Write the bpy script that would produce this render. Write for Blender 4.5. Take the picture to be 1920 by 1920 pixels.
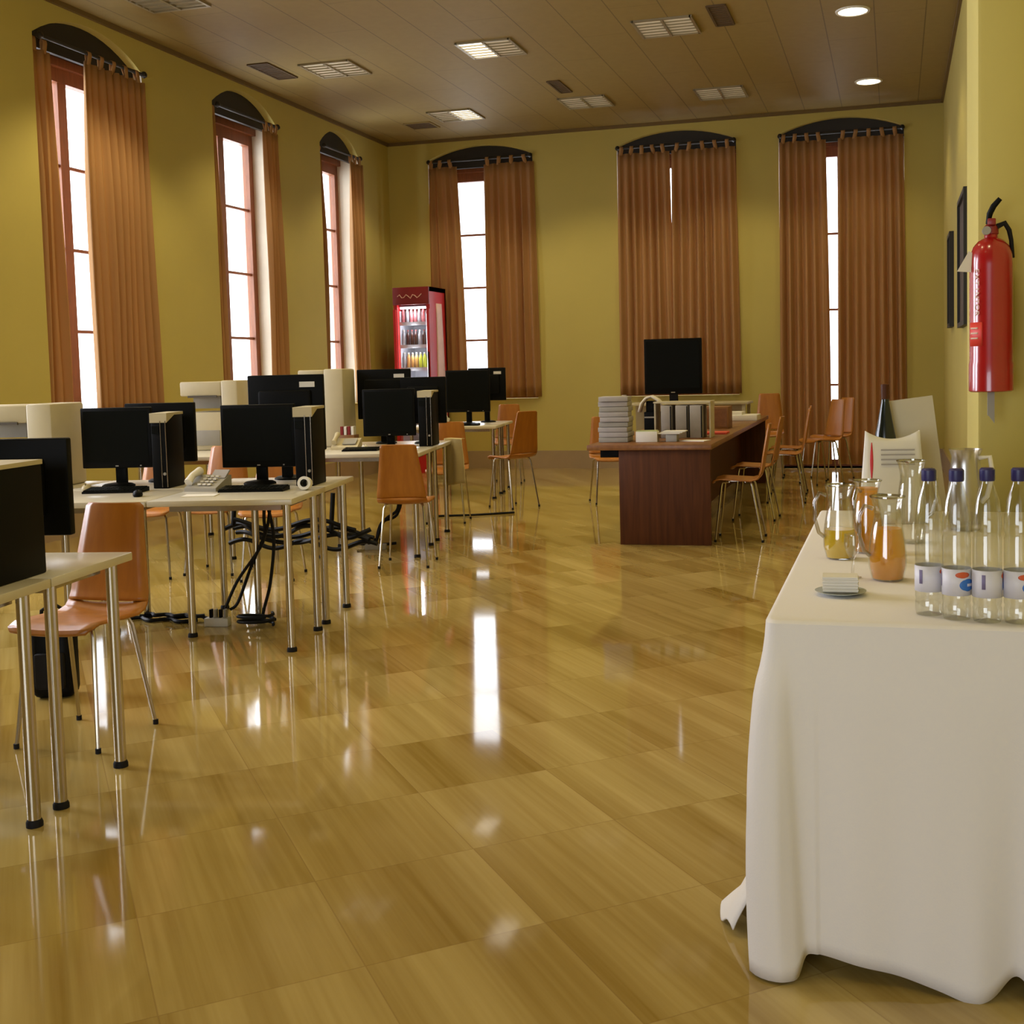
import bpy, bmesh, math, random
from mathutils import Vector, Matrix
random.seed(7)
for o in list(bpy.data.objects): bpy.data.objects.remove(o)
SC = bpy.context.scene
COL = SC.collection
PI = math.pi
R = math.radians

# ------------------------------------------------------------------ camera
cam_d = bpy.data.cameras.new('camera'); cam = bpy.data.objects.new('camera', cam_d); COL.objects.link(cam)
yaw, pitch, roll = 0.26865, -0.06674, -0.02347
cf = Vector((-math.sin(yaw)*math.cos(pitch), math.cos(yaw)*math.cos(pitch), math.sin(pitch)))
cr = Vector((math.cos(yaw), math.sin(yaw), 0)); cu = cr.cross(cf)
cr2 = math.cos(roll)*cr + math.sin(roll)*cu; cu2 = -math.sin(roll)*cr + math.cos(roll)*cu
m = Matrix(((cr2.x, cu2.x, -cf.x, 0), (cr2.y, cu2.y, -cf.y, 0), (cr2.z, cu2.z, -cf.z, 1.297), (0, 0, 0, 1)))
cam.matrix_world = m
cam_d.sensor_width = 36; cam_d.lens = 2199.7/1920*36
cam_d.shift_x = -114.7/1920; cam_d.shift_y = -116.7/1920
cam_d.clip_start = 0.05; cam_d.clip_end = 200
SC.camera = cam

# ------------------------------------------------------------------ world, lights, exposure
SC.view_settings.view_transform = 'Standard'; SC.view_settings.look = 'None'
SC.view_settings.exposure = 0.0; SC.view_settings.gamma = 1.0; SC.view_settings.use_curve_mapping = False
SC.cycles.use_denoising = True
SC.cycles.max_bounces = 8; SC.cycles.diffuse_bounces = 4; SC.cycles.glossy_bounces = 4
SC.cycles.transmission_bounces = 6; SC.cycles.transparent_max_bounces = 16
SC.cycles.sample_clamp_indirect = 4.0
SC.cycles.caustics_reflective = False; SC.cycles.caustics_refractive = False
W = bpy.data.worlds.new('world'); SC.world = W; W.use_nodes = True
bg = W.node_tree.nodes['Background']
bg.inputs[0].default_value = (0.93, 0.96, 1.0, 1); bg.inputs[1].default_value = 5.0

ZC, XL, XR, YB, YF = 4.47, -6.706, 0.58, 15.115, -2.6     # room: ceiling, left, right, far and near walls
WARM = (1.0, 0.83, 0.46)

def area(name, loc, rot, sx, sy, power, col):
    d = bpy.data.lights.new(name, 'AREA'); d.shape = 'RECTANGLE'; d.size = sx; d.size_y = sy; d.energy = power; d.color = col
    o = bpy.data.objects.new(name, d); COL.objects.link(o); o.location = loc; o.rotation_euler = rot; return o
# daylight through the glazed front doors behind the viewer
area('daylight_front', (-1.6, -2.45, 1.35), (R(90), 0, 0), 2.6, 2.2, 125, (0.80, 0.88, 1.0))
# daylight at the left windows (outside the panes)
LWIN = [(-6.706, 8.195, 9.625), (-6.706, 10.79, 12.06), (-6.706, 13.12, 14.17)]
LOFF = [(5.75, 7.15), (3.3, 4.7)]
for y0, y1 in [(a, b) for _, a, b in LWIN]:
    area('daylight_left', (-7.75, (y0+y1)/2, 2.5), (R(90), 0, R(-90)), y1-y0+.5, 3.6, 110, (0.95, 0.97, 1.0))
for y0, y1 in LOFF:
    area('daylight_left', (-7.75, (y0+y1)/2, 2.5), (R(90), 0, R(-90)), y1-y0+.5, 3.6, 480, (0.90, 0.91, 1.0))

# ------------------------------------------------------------------ materials
def new_mat(name):
    mt = bpy.data.materials.new(name); mt.use_nodes = True
    nt = mt.node_tree; return mt, nt, nt.nodes['Principled BSDF']
def srgb(r, g, b):
    f = lambda c: (c/255/12.92) if c/255 <= .04045 else ((c/255+.055)/1.055)**2.4
    return (f(r), f(g), f(b), 1)
def N(nt, t, **k):
    n = nt.nodes.new(t)
    for a, v in k.items(): setattr(n, a, v)
    return n
def mat(name, col, rough=.5, metal=0, var=.06, scale=8, spec=.5, coat=0, bump=0, stretch=(1, 1, 1)):
    mt, nt, p = new_mat(name)
    tc = N(nt, 'ShaderNodeTexCoord'); mp = N(nt, 'ShaderNodeMapping'); mp.inputs['Scale'].default_value = stretch
    no = N(nt, 'ShaderNodeTexNoise'); no.inputs['Scale'].default_value = scale; no.inputs['Detail'].default_value = 3
    nt.links.new(tc.outputs['Object'], mp.inputs[0]); nt.links.new(mp.outputs[0], no.inputs['Vector'])
    r = N(nt, 'ShaderNodeValToRGB'); c = col
    r.color_ramp.elements[0].position = .3; r.color_ramp.elements[1].position = .7
    r.color_ramp.elements[0].color = (c[0]*(1-var), c[1]*(1-var), c[2]*(1-var), 1)
    r.color_ramp.elements[1].color = (min(1, c[0]*(1+var)), min(1, c[1]*(1+var)), min(1, c[2]*(1+var)), 1)
    nt.links.new(no.outputs['Fac'], r.inputs[0]); nt.links.new(r.outputs[0], p.inputs['Base Color'])
    p.inputs['Roughness'].default_value = rough; p.inputs['Metallic'].default_value = metal
    p.inputs['Specular IOR Level'].default_value = spec; p.inputs['Coat Weight'].default_value = coat
    if bump:
        b = N(nt, 'ShaderNodeBump'); b.inputs['Strength'].default_value = bump; b.inputs['Distance'].default_value = .01
        nt.links.new(no.outputs['Fac'], b.inputs['Height']); nt.links.new(b.outputs[0], p.inputs['Normal'])
    return mt
def emit(name, col, s):
    mt, nt, p = new_mat(name)
    p.inputs['Base Color'].default_value = col; p.inputs['Emission Color'].default_value = col; p.inputs['Emission Strength'].default_value = s
    return mt

M = {}
M['wall'] = mat('mustard_wall', (0.52, 0.43, 0.115, 1), .75, var=.03, scale=1.5, bump=.05)
M['reveal'] = mat('white_reveal', (0.62, 0.56, 0.44, 1), .7, var=.03)
M['cream'] = mat('cream_plastic', (0.50, 0.43, 0.27, 1), .45, var=.04)
M['cream_dk'] = mat('shadow_line_plastic', (0.07, 0.055, 0.035, 1), .6)
M['white_top'] = mat('white_laminate', (0.60, 0.55, 0.44, 1), .25, var=.03, scale=3)
M['white'] = mat('white_paint', (0.75, 0.72, 0.66, 1), .5, var=.02)
M['paper'] = mat('paper', (0.72, 0.68, 0.60, 1), .8, var=.04)
M['paper_grey'] = mat('grey_paper', (0.36, 0.33, 0.31, 1), .8, var=.08)
M['grey'] = mat('grey_plastic', (0.30, 0.28, 0.24, 1), .5)
M['chrome'] = mat('chrome', (0.50, 0.44, 0.34, 1), .22, metal=1, var=.02)
M['steel'] = mat('thin_chrome', (0.45, 0.40, 0.32, 1), .25, metal=1, var=.02)
M['black'] = mat('black_plastic', (0.003, 0.003, 0.0025, 1), .5, var=.1, spec=.1)
M['rubber'] = mat('black_rubber', (0.008, 0.007, 0.007, 1), .7, spec=.2)
M['screen'] = mat('dark_screen', (0.0035, 0.004, 0.0025, 1), .4, var=.02, spec=.08)
M['cable'] = mat('black_cable', (0.006, 0.006, 0.006, 1), .6, spec=.2)
M['wood_trim'] = mat('brown_window_wood', (0.20, 0.065, 0.022, 1), .45, var=.15, scale=6, stretch=(8, 8, 1))
M['rod'] = mat('dark_rod', (0.012, 0.009, 0.006, 1), .5)
M['base'] = mat('stone_baseboard', (0.36, 0.26, 0.15, 1), .3, var=.08, scale=3)
M['red'] = mat('red_enamel', (0.34, 0.004, 0.006, 1), .22, var=.03, spec=.6, coat=.4)
M['red_cab'] = mat('red_cabinet', (0.55, 0.014, 0.018, 1), .4, var=.04)
M['red_dk'] = mat('dark_red_panel', (0.22, 0.010, 0.010, 1), .4)
M['pink_white'] = mat('white_ribbon', (0.75, 0.48, 0.38, 1), .5)
M['orange_red'] = mat('red_folder', (0.62, 0.06, 0.025, 1), .5)
M['plate'] = mat('grey_plate', (0.42, 0.45, 0.42, 1), .3)
M['navy'] = mat('navy_cap', (0.015, 0.012, 0.09, 1), .4)
M['label_w'] = mat('bottle_label', (0.66, 0.64, 0.70, 1), .5, var=.03)
M['label_b'] = mat('label_blue', (0.035, 0.16, 0.52, 1), .5)
M['label_r'] = mat('label_red', (0.60, 0.10, 0.03, 1), .5)
M['label_d'] = mat('label_print', (0.18, 0.15, 0.28, 1), .6)
M['gold'] = mat('cream_print', (0.62, 0.42, 0.30, 1), .6)
M['pic'] = mat('dark_picture', (0.045, 0.028, 0.018, 1), .5, var=.4, scale=3)
M['brownbox'] = mat('brown_box', (0.22, 0.09, 0.018, 1), .5, var=.1)
M['darkglass'] = mat('dark_bottle_glass', (0.006, 0.010, 0.008, 1), .15)
M['strip'] = mat('power_strip_plastic', (0.62, 0.60, 0.55, 1), .5)
M['green'] = mat('pale_green_card', (0.42, 0.45, 0.20, 1), .7)

def wood(name, c1, c2, sc=(14, 14, 1.2), rough=.35, coat=0):
    mt, nt, p = new_mat(name)
    tc = N(nt, 'ShaderNodeTexCoord'); mp = N(nt, 'ShaderNodeMapping'); mp.inputs['Scale'].default_value = sc
    no = N(nt, 'ShaderNodeTexNoise'); no.inputs['Scale'].default_value = 2.2; no.inputs['Detail'].default_value = 5; no.inputs['Distortion'].default_value = .4
    nt.links.new(tc.outputs['Object'], mp.inputs[0]); nt.links.new(mp.outputs[0], no.inputs['Vector'])
    r = N(nt, 'ShaderNodeValToRGB'); r.color_ramp.elements[0].color = c1; r.color_ramp.elements[1].color = c2
    r.color_ramp.elements[0].position = .32; r.color_ramp.elements[1].position = .68
    nt.links.new(no.outputs['Fac'], r.inputs[0]); nt.links.new(r.outputs[0], p.inputs['Base Color'])
    p.inputs['Roughness'].default_value = rough; p.inputs['Coat Weight'].default_value = coat
    return mt
M['ply'] = wood('orange_plywood', (0.33, 0.115, 0.013, 1), (0.42, 0.158, 0.019, 1), (10, 10, 1), .35)
M['walnut'] = wood('dark_walnut', (0.055, 0.015, 0.003, 1), (0.092, 0.028, 0.006, 1), (16, 16, 1), .55)
M['walnut'].node_tree.nodes['Principled BSDF'].inputs['Specular IOR Level'].default_value = .2
M['walnut_top'] = wood('walnut_top', (0.15, 0.055, 0.014, 1), (0.22, 0.09, 0.024, 1), (10, 1.5, 10), .35)

def cloth_mat(name, col, trans, tcol, weave=260):
    mt, nt, p = new_mat(name)
    p.inputs['Base Color'].default_value = col; p.inputs['Roughness'].default_value = .9; p.inputs['Specular IOR Level'].default_value = .1
    tc = N(nt, 'ShaderNodeTexCoord'); no = N(nt, 'ShaderNodeTexNoise'); no.inputs['Scale'].default_value = weave
    nt.links.new(tc.outputs['Object'], no.inputs['Vector'])
    b = N(nt, 'ShaderNodeBump'); b.inputs['Strength'].default_value = .12; b.inputs['Distance'].default_value = .003
    nt.links.new(no.outputs['Fac'], b.inputs['Height']); nt.links.new(b.outputs[0], p.inputs['Normal'])
    if trans:
        t = N(nt, 'ShaderNodeBsdfTranslucent'); t.inputs[0].default_value = tcol
        mx = N(nt, 'ShaderNodeMixShader'); mx.inputs[0].default_value = trans
        nt.links.new(p.outputs[0], mx.inputs[1]); nt.links.new(t.outputs[0], mx.inputs[2])
        nt.links.new(mx.outputs[0], nt.nodes['Material Output'].inputs[0])
    return mt
M['curtain'] = cloth_mat('tan_curtain', (0.43, 0.245, 0.11, 1), .16, (0.60, 0.22, 0.07, 1))
M['cloth'] = cloth_mat('white_tablecloth', (0.74, 0.70, 0.66, 1), 0, None)
M['linen'] = cloth_mat('cream_linen', (0.60, 0.50, 0.28, 1), 0, None)

def clear(name, tint, gloss=.06, rough=.03):
    mt, nt, p = new_mat(name); nt.nodes.remove(p)
    tr = N(nt, 'ShaderNodeBsdfTransparent'); tr.inputs[0].default_value = tint
    gl = N(nt, 'ShaderNodeBsdfGlossy'); gl.inputs['Roughness'].default_value = rough
    lw = N(nt, 'ShaderNodeLayerWeight'); lw.inputs['Blend'].default_value = .35
    ma = N(nt, 'ShaderNodeMath', operation='MULTIPLY_ADD'); ma.inputs[1].default_value = .35; ma.inputs[2].default_value = gloss
    nt.links.new(lw.outputs['Facing'], ma.inputs[0])
    mx = N(nt, 'ShaderNodeMixShader'); nt.links.new(ma.outputs[0], mx.inputs[0])
    nt.links.new(tr.outputs[0], mx.inputs[1]); nt.links.new(gl.outputs[0], mx.inputs[2])
    nt.links.new(mx.outputs[0], nt.nodes['Material Output'].inputs[0]); return mt
M['pane'] = clear('window_pane', (0.97, 0.98, 1, 1), .03)
M['pet'] = clear('clear_bottle_plastic', (0.93, 0.94, 0.92, 1), .10, .08)
M['frost'] = clear('frosted_jug_plastic', (0.78, 0.74, 0.66, 1), .30, .25)
M['glass'] = clear('clear_pitcher_glass', (0.965, 0.965, 0.94, 1), .07, .05)
def juice(name, col):
    mt, nt, p = new_mat(name)
    p.inputs['Base Color'].default_value = col; p.inputs['Roughness'].default_value = .25
    p.inputs['Subsurface Weight'].default_value = .3; p.inputs['Subsurface Radius'].default_value = (.02, .01, .004)
    return mt
M['orange'] = juice('orange_juice', (0.85, 0.34, 0.008, 1))
M['yellow'] = juice('yellow_juice', (0.85, 0.56, 0.03, 1))

def floor_mat():
    mt, nt, p = new_mat('polished_stone_tiles'); L = nt.links.new
    tc = N(nt, 'ShaderNodeTexCoord'); mp = N(nt, 'ShaderNodeMapping', vector_type='TEXTURE')
    mp.inputs['Rotation'].default_value = (0, 0, R(-49.516)); L(tc.outputs['Object'], mp.inputs[0])
    sp = N(nt, 'ShaderNodeSeparateXYZ'); L(mp.outputs[0], sp.inputs[0])
    def mth(op, a, b=None):
        n = N(nt, 'ShaderNodeMath', operation=op)
        for i, v in enumerate((a, b)):
            if v is None: continue
            if isinstance(v, (int, float)): n.inputs[i].default_value = v
            else: L(v, n.inputs[i])
        return n.outputs[0]
    u = mth('DIVIDE', mth('ADD', sp.outputs[0], 2.962), .488); v = mth('DIVIDE', mth('SUBTRACT', sp.outputs[1], .19), .4335)
    iu, iv = mth('FLOOR', u), mth('FLOOR', v); fu, fv = mth('SUBTRACT', u, iu), mth('SUBTRACT', v, iv)
    cid = N(nt, 'ShaderNodeCombineXYZ'); L(iu, cid.inputs[0]); L(iv, cid.inputs[1])
    wn = N(nt, 'ShaderNodeTexWhiteNoise', noise_dimensions='2D'); L(cid.outputs[0], wn.inputs['Vector'])
    # grain: stretched along u, offset per tile
    gx = N(nt, 'ShaderNodeCombineXYZ'); L(mth('MULTIPLY', u, .10), gx.inputs[0])
    L(mth('ADD', mth('MULTIPLY', v, 3.0), mth('MULTIPLY', wn.outputs['Value'], 57.0)), gx.inputs[1]); L(mth('MULTIPLY', wn.outputs['Value'], 9.0), gx.inputs[2])
    g1 = N(nt, 'ShaderNodeTexNoise'); g1.inputs['Scale'].default_value = .8; g1.inputs['Detail'].default_value = 2; L(gx.outputs[0], g1.inputs['Vector'])
    g2 = N(nt, 'ShaderNodeTexNoise'); g2.inputs['Scale'].default_value = 7.0; g2.inputs['Detail'].default_value = 4; L(gx.outputs[0], g2.inputs['Vector'])
    t = mth('ADD', mth('ADD', mth('MULTIPLY', mth('SUBTRACT', g1.outputs['Fac'], .5), 2.1), mth('MULTIPLY', mth('SUBTRACT', g2.outputs['Fac'], .5), .7)), .5)
    t = mth('ADD', t, mth('MULTIPLY', mth('SUBTRACT', wn.outputs['Value'], .5), .22))
    r = N(nt, 'ShaderNodeValToRGB'); e = r.color_ramp.elements
    e[0].position = .05; e[0].color = (0.275, 0.172, 0.034, 1); e[1].position = .95; e[1].color = (0.49, 0.36, 0.125, 1)
    L(t, r.inputs[0])
    # thin joints
    j = mth('MINIMUM', mth('MINIMUM', fu, mth('SUBTRACT', 1.0, fu)), mth('MINIMUM', fv, mth('SUBTRACT', 1.0, fv)))
    jm = mth('LESS_THAN', j, .004)
    mx = N(nt, 'ShaderNodeMix', data_type='RGBA'); L(mth('MULTIPLY', jm, .35), mx.inputs[0]); L(r.outputs[0], mx.inputs[6]); mx.inputs[7].default_value = (.2, .11, .035, 1)
    L(mx.outputs[2], p.inputs['Base Color'])
    p.inputs['Roughness'].default_value = .10; p.inputs['Specular IOR Level'].default_value = .5
    rn = N(nt, 'ShaderNodeTexNoise'); rn.inputs['Scale'].default_value = 3
    L(tc.outputs['Object'], rn.inputs['Vector']); L(mth('ADD', .035, mth('MULTIPLY', rn.outputs['Fac'], .05)), p.inputs['Roughness'])
    return mt
M['floor'] = floor_mat()
def ceil_mat():
    mt, nt, p = new_mat('ceiling_planks'); L = nt.links.new
    tc = N(nt, 'ShaderNodeTexCoord'); sp = N(nt, 'ShaderNodeSeparateXYZ'); L(tc.outputs['Object'], sp.inputs[0])
    def mth(op, a, b):
        n = N(nt, 'ShaderNodeMath', operation=op)
        for i, v in enumerate((a, b)):
            if isinstance(v, (int, float)): n.inputs[i].default_value = v
            else: L(v, n.inputs[i])
        return n.outputs[0]
    u = mth('DIVIDE', mth('ADD', sp.outputs[0], .62), .45); f = mth('FRACT', u, 0); k = mth('FLOOR', u, 0)
    ln = mth('LESS_THAN', f, .025)
    f2 = mth('FRACT', mth('DIVIDE', mth('ADD', sp.outputs[1], mth('MULTIPLY', k, .77)), 2.4), 0); ln2 = mth('MULTIPLY', mth('LESS_THAN', f2, .004), .6)
    no = N(nt, 'ShaderNodeTexNoise'); no.inputs['Scale'].default_value = 14; L(tc.outputs['Object'], no.inputs['Vector'])
    r = N(nt, 'ShaderNodeValToRGB'); r.color_ramp.elements[0].color = (.28, .20, .062, 1); r.color_ramp.elements[1].color = (.33, .24, .078, 1); L(no.outputs['Fac'], r.inputs[0])
    mx = N(nt, 'ShaderNodeMix', data_type='RGBA'); L(mth('MULTIPLY', mth('MAXIMUM', ln, ln2), .6), mx.inputs[0]); L(r.outputs[0], mx.inputs[6]); mx.inputs[7].default_value = (.08, .055, .02, 1)
    L(mx.outputs[2], p.inputs['Base Color']); p.inputs['Roughness'].default_value = .6
    return mt
M['ceil'] = ceil_mat()
M['lamp_off'] = mat('louvre_metal', (0.36, 0.31, 0.20, 1), .4, metal=.4)
M['lamp_on'] = emit('lit_louvre', (1, .93, .80, 1), 2.6)
M['lamp_dim'] = emit('faint_louvre', (.75, .68, .52, 1), .16)
M['down_on'] = emit('lit_downlight', (1, .90, .62, 1), 6)
M['vent'] = mat('brown_vent', (0.10, 0.06, 0.025, 1), .6)
M['fridge_in'] = mat('fridge_interior', (0.62, 0.62, 0.66, 1), .5)
M['fridge_lamp'] = emit('fridge_light', (.92, .95, 1, 1), 6)

# ------------------------------------------------------------------ mesh helpers
class MB:
    def __init__(s): s.bm = bmesh.new()
    def _xf(s, vs, mtx):
        if mtx is not None: bmesh.ops.transform(s.bm, matrix=mtx, verts=vs)
    def box(s, c, d, bevel=0, mtx=None, seg=2):
        r = bmesh.ops.create_cube(s.bm, size=1)['verts']
        bmesh.ops.scale(s.bm, vec=d, verts=r); bmesh.ops.translate(s.bm, vec=c, verts=r)
        if bevel:
            es = list({e for v in r for e in v.link_edges})
            q = bmesh.ops.bevel(s.bm, geom=es, offset=bevel, segments=seg, affect='EDGES', profile=.5)
            r = list({v for f in q['faces'] for v in f.verts} | {v for v in r if v.is_valid})
        s._xf(r, mtx); return s
    def tube(s, pts, rad, n=10, cap=True):
        pts = [Vector(p) for p in pts]; rads = rad if isinstance(rad, (list, tuple)) else [rad]*len(pts)
        rings = []; up = None
        for i, p in enumerate(pts):
            t = (pts[min(i+1, len(pts)-1)]-pts[max(i-1, 0)]).normalized()
            if up is None: up = t.orthogonal().normalized()
            a = (up - t*up.dot(t)); a = a.normalized() if a.length > 1e-6 else t.orthogonal().normalized(); up = a; b = t.cross(a)
            rings.append([s.bm.verts.new(p+(a*math.cos(2*PI*k/n)+b*math.sin(2*PI*k/n))*rads[i]) for k in range(n)])
        for A, B in zip(rings, rings[1:]):
            for k in range(n): s.bm.faces.new((A[k], A[(k+1) % n], B[(k+1) % n], B[k]))
        if cap: s.bm.faces.new(list(reversed(rings[0]))); s.bm.faces.new(rings[-1])
        return s
    def lathe(s, prof, n=24, c=(0, 0, 0), cap=True, mtx=None):
        rings = []; allv = []
        for r_, z in prof:
            ring = [s.bm.verts.new((c[0]+r_*math.cos(2*PI*k/n), c[1]+r_*math.sin(2*PI*k/n), c[2]+z)) for k in range(n)]; rings.append(ring); allv += ring
        for A, B in zip(rings, rings[1:]):
            for k in range(n): s.bm.faces.new((A[k], A[(k+1) % n], B[(k+1) % n], B[k]))
        if cap: s.bm.faces.new(list(reversed(rings[0]))); s.bm.faces.new(rings[-1])
        s._xf(allv, mtx); return s
    def prism(s, poly, axis, lo, hi, mtx=None):
        # poly: list of 2D points; axis 0/1/2 is the extrusion axis
        def mk(p, h):
            return {0: (h, p[0], p[1]), 1: (p[0], h, p[1]), 2: (p[0], p[1], h)}[axis]
        A = [s.bm.verts.new(mk(p, lo)) for p in poly]; B = [s.bm.verts.new(mk(p, hi)) for p in poly]; n = len(poly)
        for k in range(n): s.bm.faces.new((A[k], A[(k+1) % n], B[(k+1) % n], B[k]))
        s.bm.faces.new(list(reversed(A))); s.bm.faces.new(B); s._xf(A+B, mtx); return s
    def grid(s, fn, nu, nv, thick=0):
        V = [[s.bm.verts.new(fn(i/nu, j/nv)) for j in range(nv+1)] for i in range(nu+1)]
        for i in range(nu):
            for j in range(nv): s.bm.faces.new((V[i][j], V[i+1][j], V[i+1][j+1], V[i][j+1]))
        return s
    def build(s, name, material, parent=None, smooth=True, solid=0):
        bmesh.ops.recalc_face_normals(s.bm, faces=s.bm.faces)
        me = bpy.data.meshes.new(name); s.bm.to_mesh(me); s.bm.free()
        if smooth:
            me.polygons.foreach_set('use_smooth', [True]*len(me.polygons)); me.set_sharp_from_angle(angle=R(38))
        me.materials.append(material)
        o = bpy.data.objects.new(name, me); COL.objects.link(o)
        if parent is not None: o.parent = parent
        if solid:
            md = o.modifiers.new('thickness', 'SOLIDIFY'); md.thickness = solid; md.offset = 0
        return o
def tag(o, label, cat, group=None, kind=None):
    if label: o['label'] = label
    if cat: o['category'] = cat
    if group: o['group'] = group
    if kind: o['kind'] = kind
    return o
def thing(name, label, cat, loc=(0, 0, 0), rz=0, group=None):
    o = bpy.data.objects.new(name, None); COL.objects.link(o); o.location = loc; o.rotation_euler = (0, 0, R(rz)); o.empty_display_size = .1
    return tag(o, label, cat, group)
def dup(root, loc, rz, label, group=None, sc=None):
    r = root.copy(); COL.objects.link(r); r.location = loc; r.rotation_euler = (0, 0, R(rz)); r['label'] = label
    if group: r['group'] = group
    if sc: r.scale = sc
    for ch in root.children:
        c = ch.copy(); COL.objects.link(c); c.parent = r
        for g in ch.children:
            d = g.copy(); COL.objects.link(d); d.parent = c
    return r
def struct(o): o['kind'] = 'structure'; return o
def text(name, body, size, loc, rot, material, parent, depth=.001, align='LEFT'):
    c = bpy.data.curves.new(name, 'FONT'); c.body = body; c.size = size; c.extrude = depth; c.align_x = align
    o = bpy.data.objects.new(name, c); COL.objects.link(o); o.location = loc; o.rotation_euler = rot; c.materials.append(material)
    bpy.context.view_layer.update(); me = bpy.data.meshes.new_from_object(o.evaluated_get(bpy.context.evaluated_depsgraph_get())); me.name = name
    q = bpy.data.objects.new(name, me); COL.objects.link(q); q.location = loc; q.rotation_euler = rot
    bpy.data.objects.remove(o); q.name = name
    if parent is not None: q.parent = parent
    return q

# ------------------------------------------------------------------ room shell
b = MB(); b.box(((XL+XR)/2-.2, (YF+YB)/2, -.1), (XR-XL+1.6, YB-YF+1.4, .2)); struct(b.build('floor', M['floor'], smooth=False))
b = MB(); b.box(((XL+XR)/2, (YF+YB)/2, ZC+.1), (XR-XL+1.6, YB-YF+1.4, .2)); struct(b.build('ceiling', M['ceil'], smooth=False))

WT = .45    # wall thickness
def arched_wall(name, a0, a1, wins, place, zs_zc):
    """wall along a running coordinate a0..a1 with segmental-arch niches; place(a, z, d) gives the 3D point, d = depth into the wall"""
    s = MB(); bm = s.bm; NA = 14
    def quad(pts, mi=0):
        vs = [bm.verts.new(place(*p)) for p in pts]; bm.faces.new(vs).material_index = mi
    cur = a0
    for (w0, w1, sill) in wins:
        zs, zc = zs_zc
        quad([(cur, 0, 0), (w0, 0, 0), (w0, ZC, 0), (cur, ZC, 0)]); quad([(cur, 0, WT), (w0, 0, WT), (w0, ZC, WT), (cur, ZC, WT)])
        h = zc-zs; half = (w1-w0)/2; rad = (half*half+h*h)/(2*h); cx = (w0+w1)/2; cz = zc-rad
        arc = [(w0+(w1-w0)*i/NA, cz+math.sqrt(max(0, rad*rad-(w0+(w1-w0)*i/NA-cx)**2))) for i in range(NA+1)]
        for d in (0, WT):
            for (p, q) in zip(arc, arc[1:]): quad([(p[0], p[1], d), (q[0], q[1], d), (q[0], ZC, d), (p[0], ZC, d)])
            if sill > 0: quad([(w0, 0, d), (w1, 0, d), (w1, sill, d), (w0, sill, d)])
        for (p, q) in zip(arc, arc[1:]): quad([(p[0], p[1], 0), (q[0], q[1], 0), (q[0], q[1], WT), (p[0], p[1], WT)])
        for w in (w0, w1): quad([(w, sill, 0), (w, zs, 0), (w, zs, WT), (w, sill, WT)], 1)
        quad([(w0, sill, 0), (w1, sill, 0), (w1, sill, WT), (w0, sill, WT)])
        cur = w1
    quad([(cur, 0, 0), (a1, 0, 0), (a1, ZC, 0), (cur, ZC, 0)]); quad([(cur, 0, WT), (a1, 0, WT), (a1, ZC, WT), (cur, ZC, WT)])
    bmesh.ops.remove_doubles(bm, verts=bm.verts, dist=1e-4)
    o = s.build(name, M['wall'], smooth=False); o.data.materials.append(M['reveal']); return struct(o)
lw = [(y0, y1, .95) for y0, y1 in sorted(LOFF)] + [(y0, y1, .95) for _, y0, y1 in LWIN]
arched_wall('wall_left', YF-.2, YB+WT, lw, lambda a, z, d: (XL-d, a, z), (4.14, 4.36))
BWIN = [(-6.115, -4.630, .95), (-3.480, -1.928, .95), (-1.395, .120, 0.0)]
arched_wall('wall_back', XL-.0, XR+.3, BWIN, lambda a, z, d: (a, YB+d, z), (4.20, 4.36))
b = MB(); b.box((XR+.15, (YF+YB)/2, ZC/2), (.3, YB-YF+.4, ZC)); struct(b.build('wall_right', M['wall'], smooth=False))
b = MB(); b.box(((XL+XR)/2, YF-.1, ZC/2), (XR-XL+1.0, .2, ZC)); struct(b.build('wall_front', M['wall'], smooth=False))
# pier standing out of the right wall; the extinguisher hangs on it
b = MB(); b.box((.445, 4.95, ZC/2), (.30, .62, ZC), bevel=.02); struct(b.build('trim_1', M['wall']))
# baseboards
b = MB(); b.box((XL+.012, (YF+YB)/2, .12), (.024, YB-YF, .24)); struct(b.build('baseboard_left', M['base'], smooth=False))
b = MB()
for x0, x1 in ((XL, -1.395), (.12, XR)): b.box(((x0+x1)/2, YB-.012, .12), (x1-x0, .024, .24))
struct(b.build('baseboard_back', M['base'], smooth=False))
b = MB(); b.box((XR-.012, (5.3+YB)/2, .12), (.024, YB-5.3, .24)); struct(b.build('baseboard_right', M['base'], smooth=False))
# dark shadow-gap moulding where the walls meet the ceiling
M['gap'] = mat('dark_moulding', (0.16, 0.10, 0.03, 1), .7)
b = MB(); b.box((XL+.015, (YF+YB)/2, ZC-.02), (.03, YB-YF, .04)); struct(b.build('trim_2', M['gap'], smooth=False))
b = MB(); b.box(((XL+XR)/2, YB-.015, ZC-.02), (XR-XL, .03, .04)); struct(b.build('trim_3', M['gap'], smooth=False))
b = MB(); b.box((XR-.015, (YF+YB)/2, ZC-.02), (.03, YB-YF, .04)); struct(b.build('trim_4', M['gap'], smooth=False))

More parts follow.
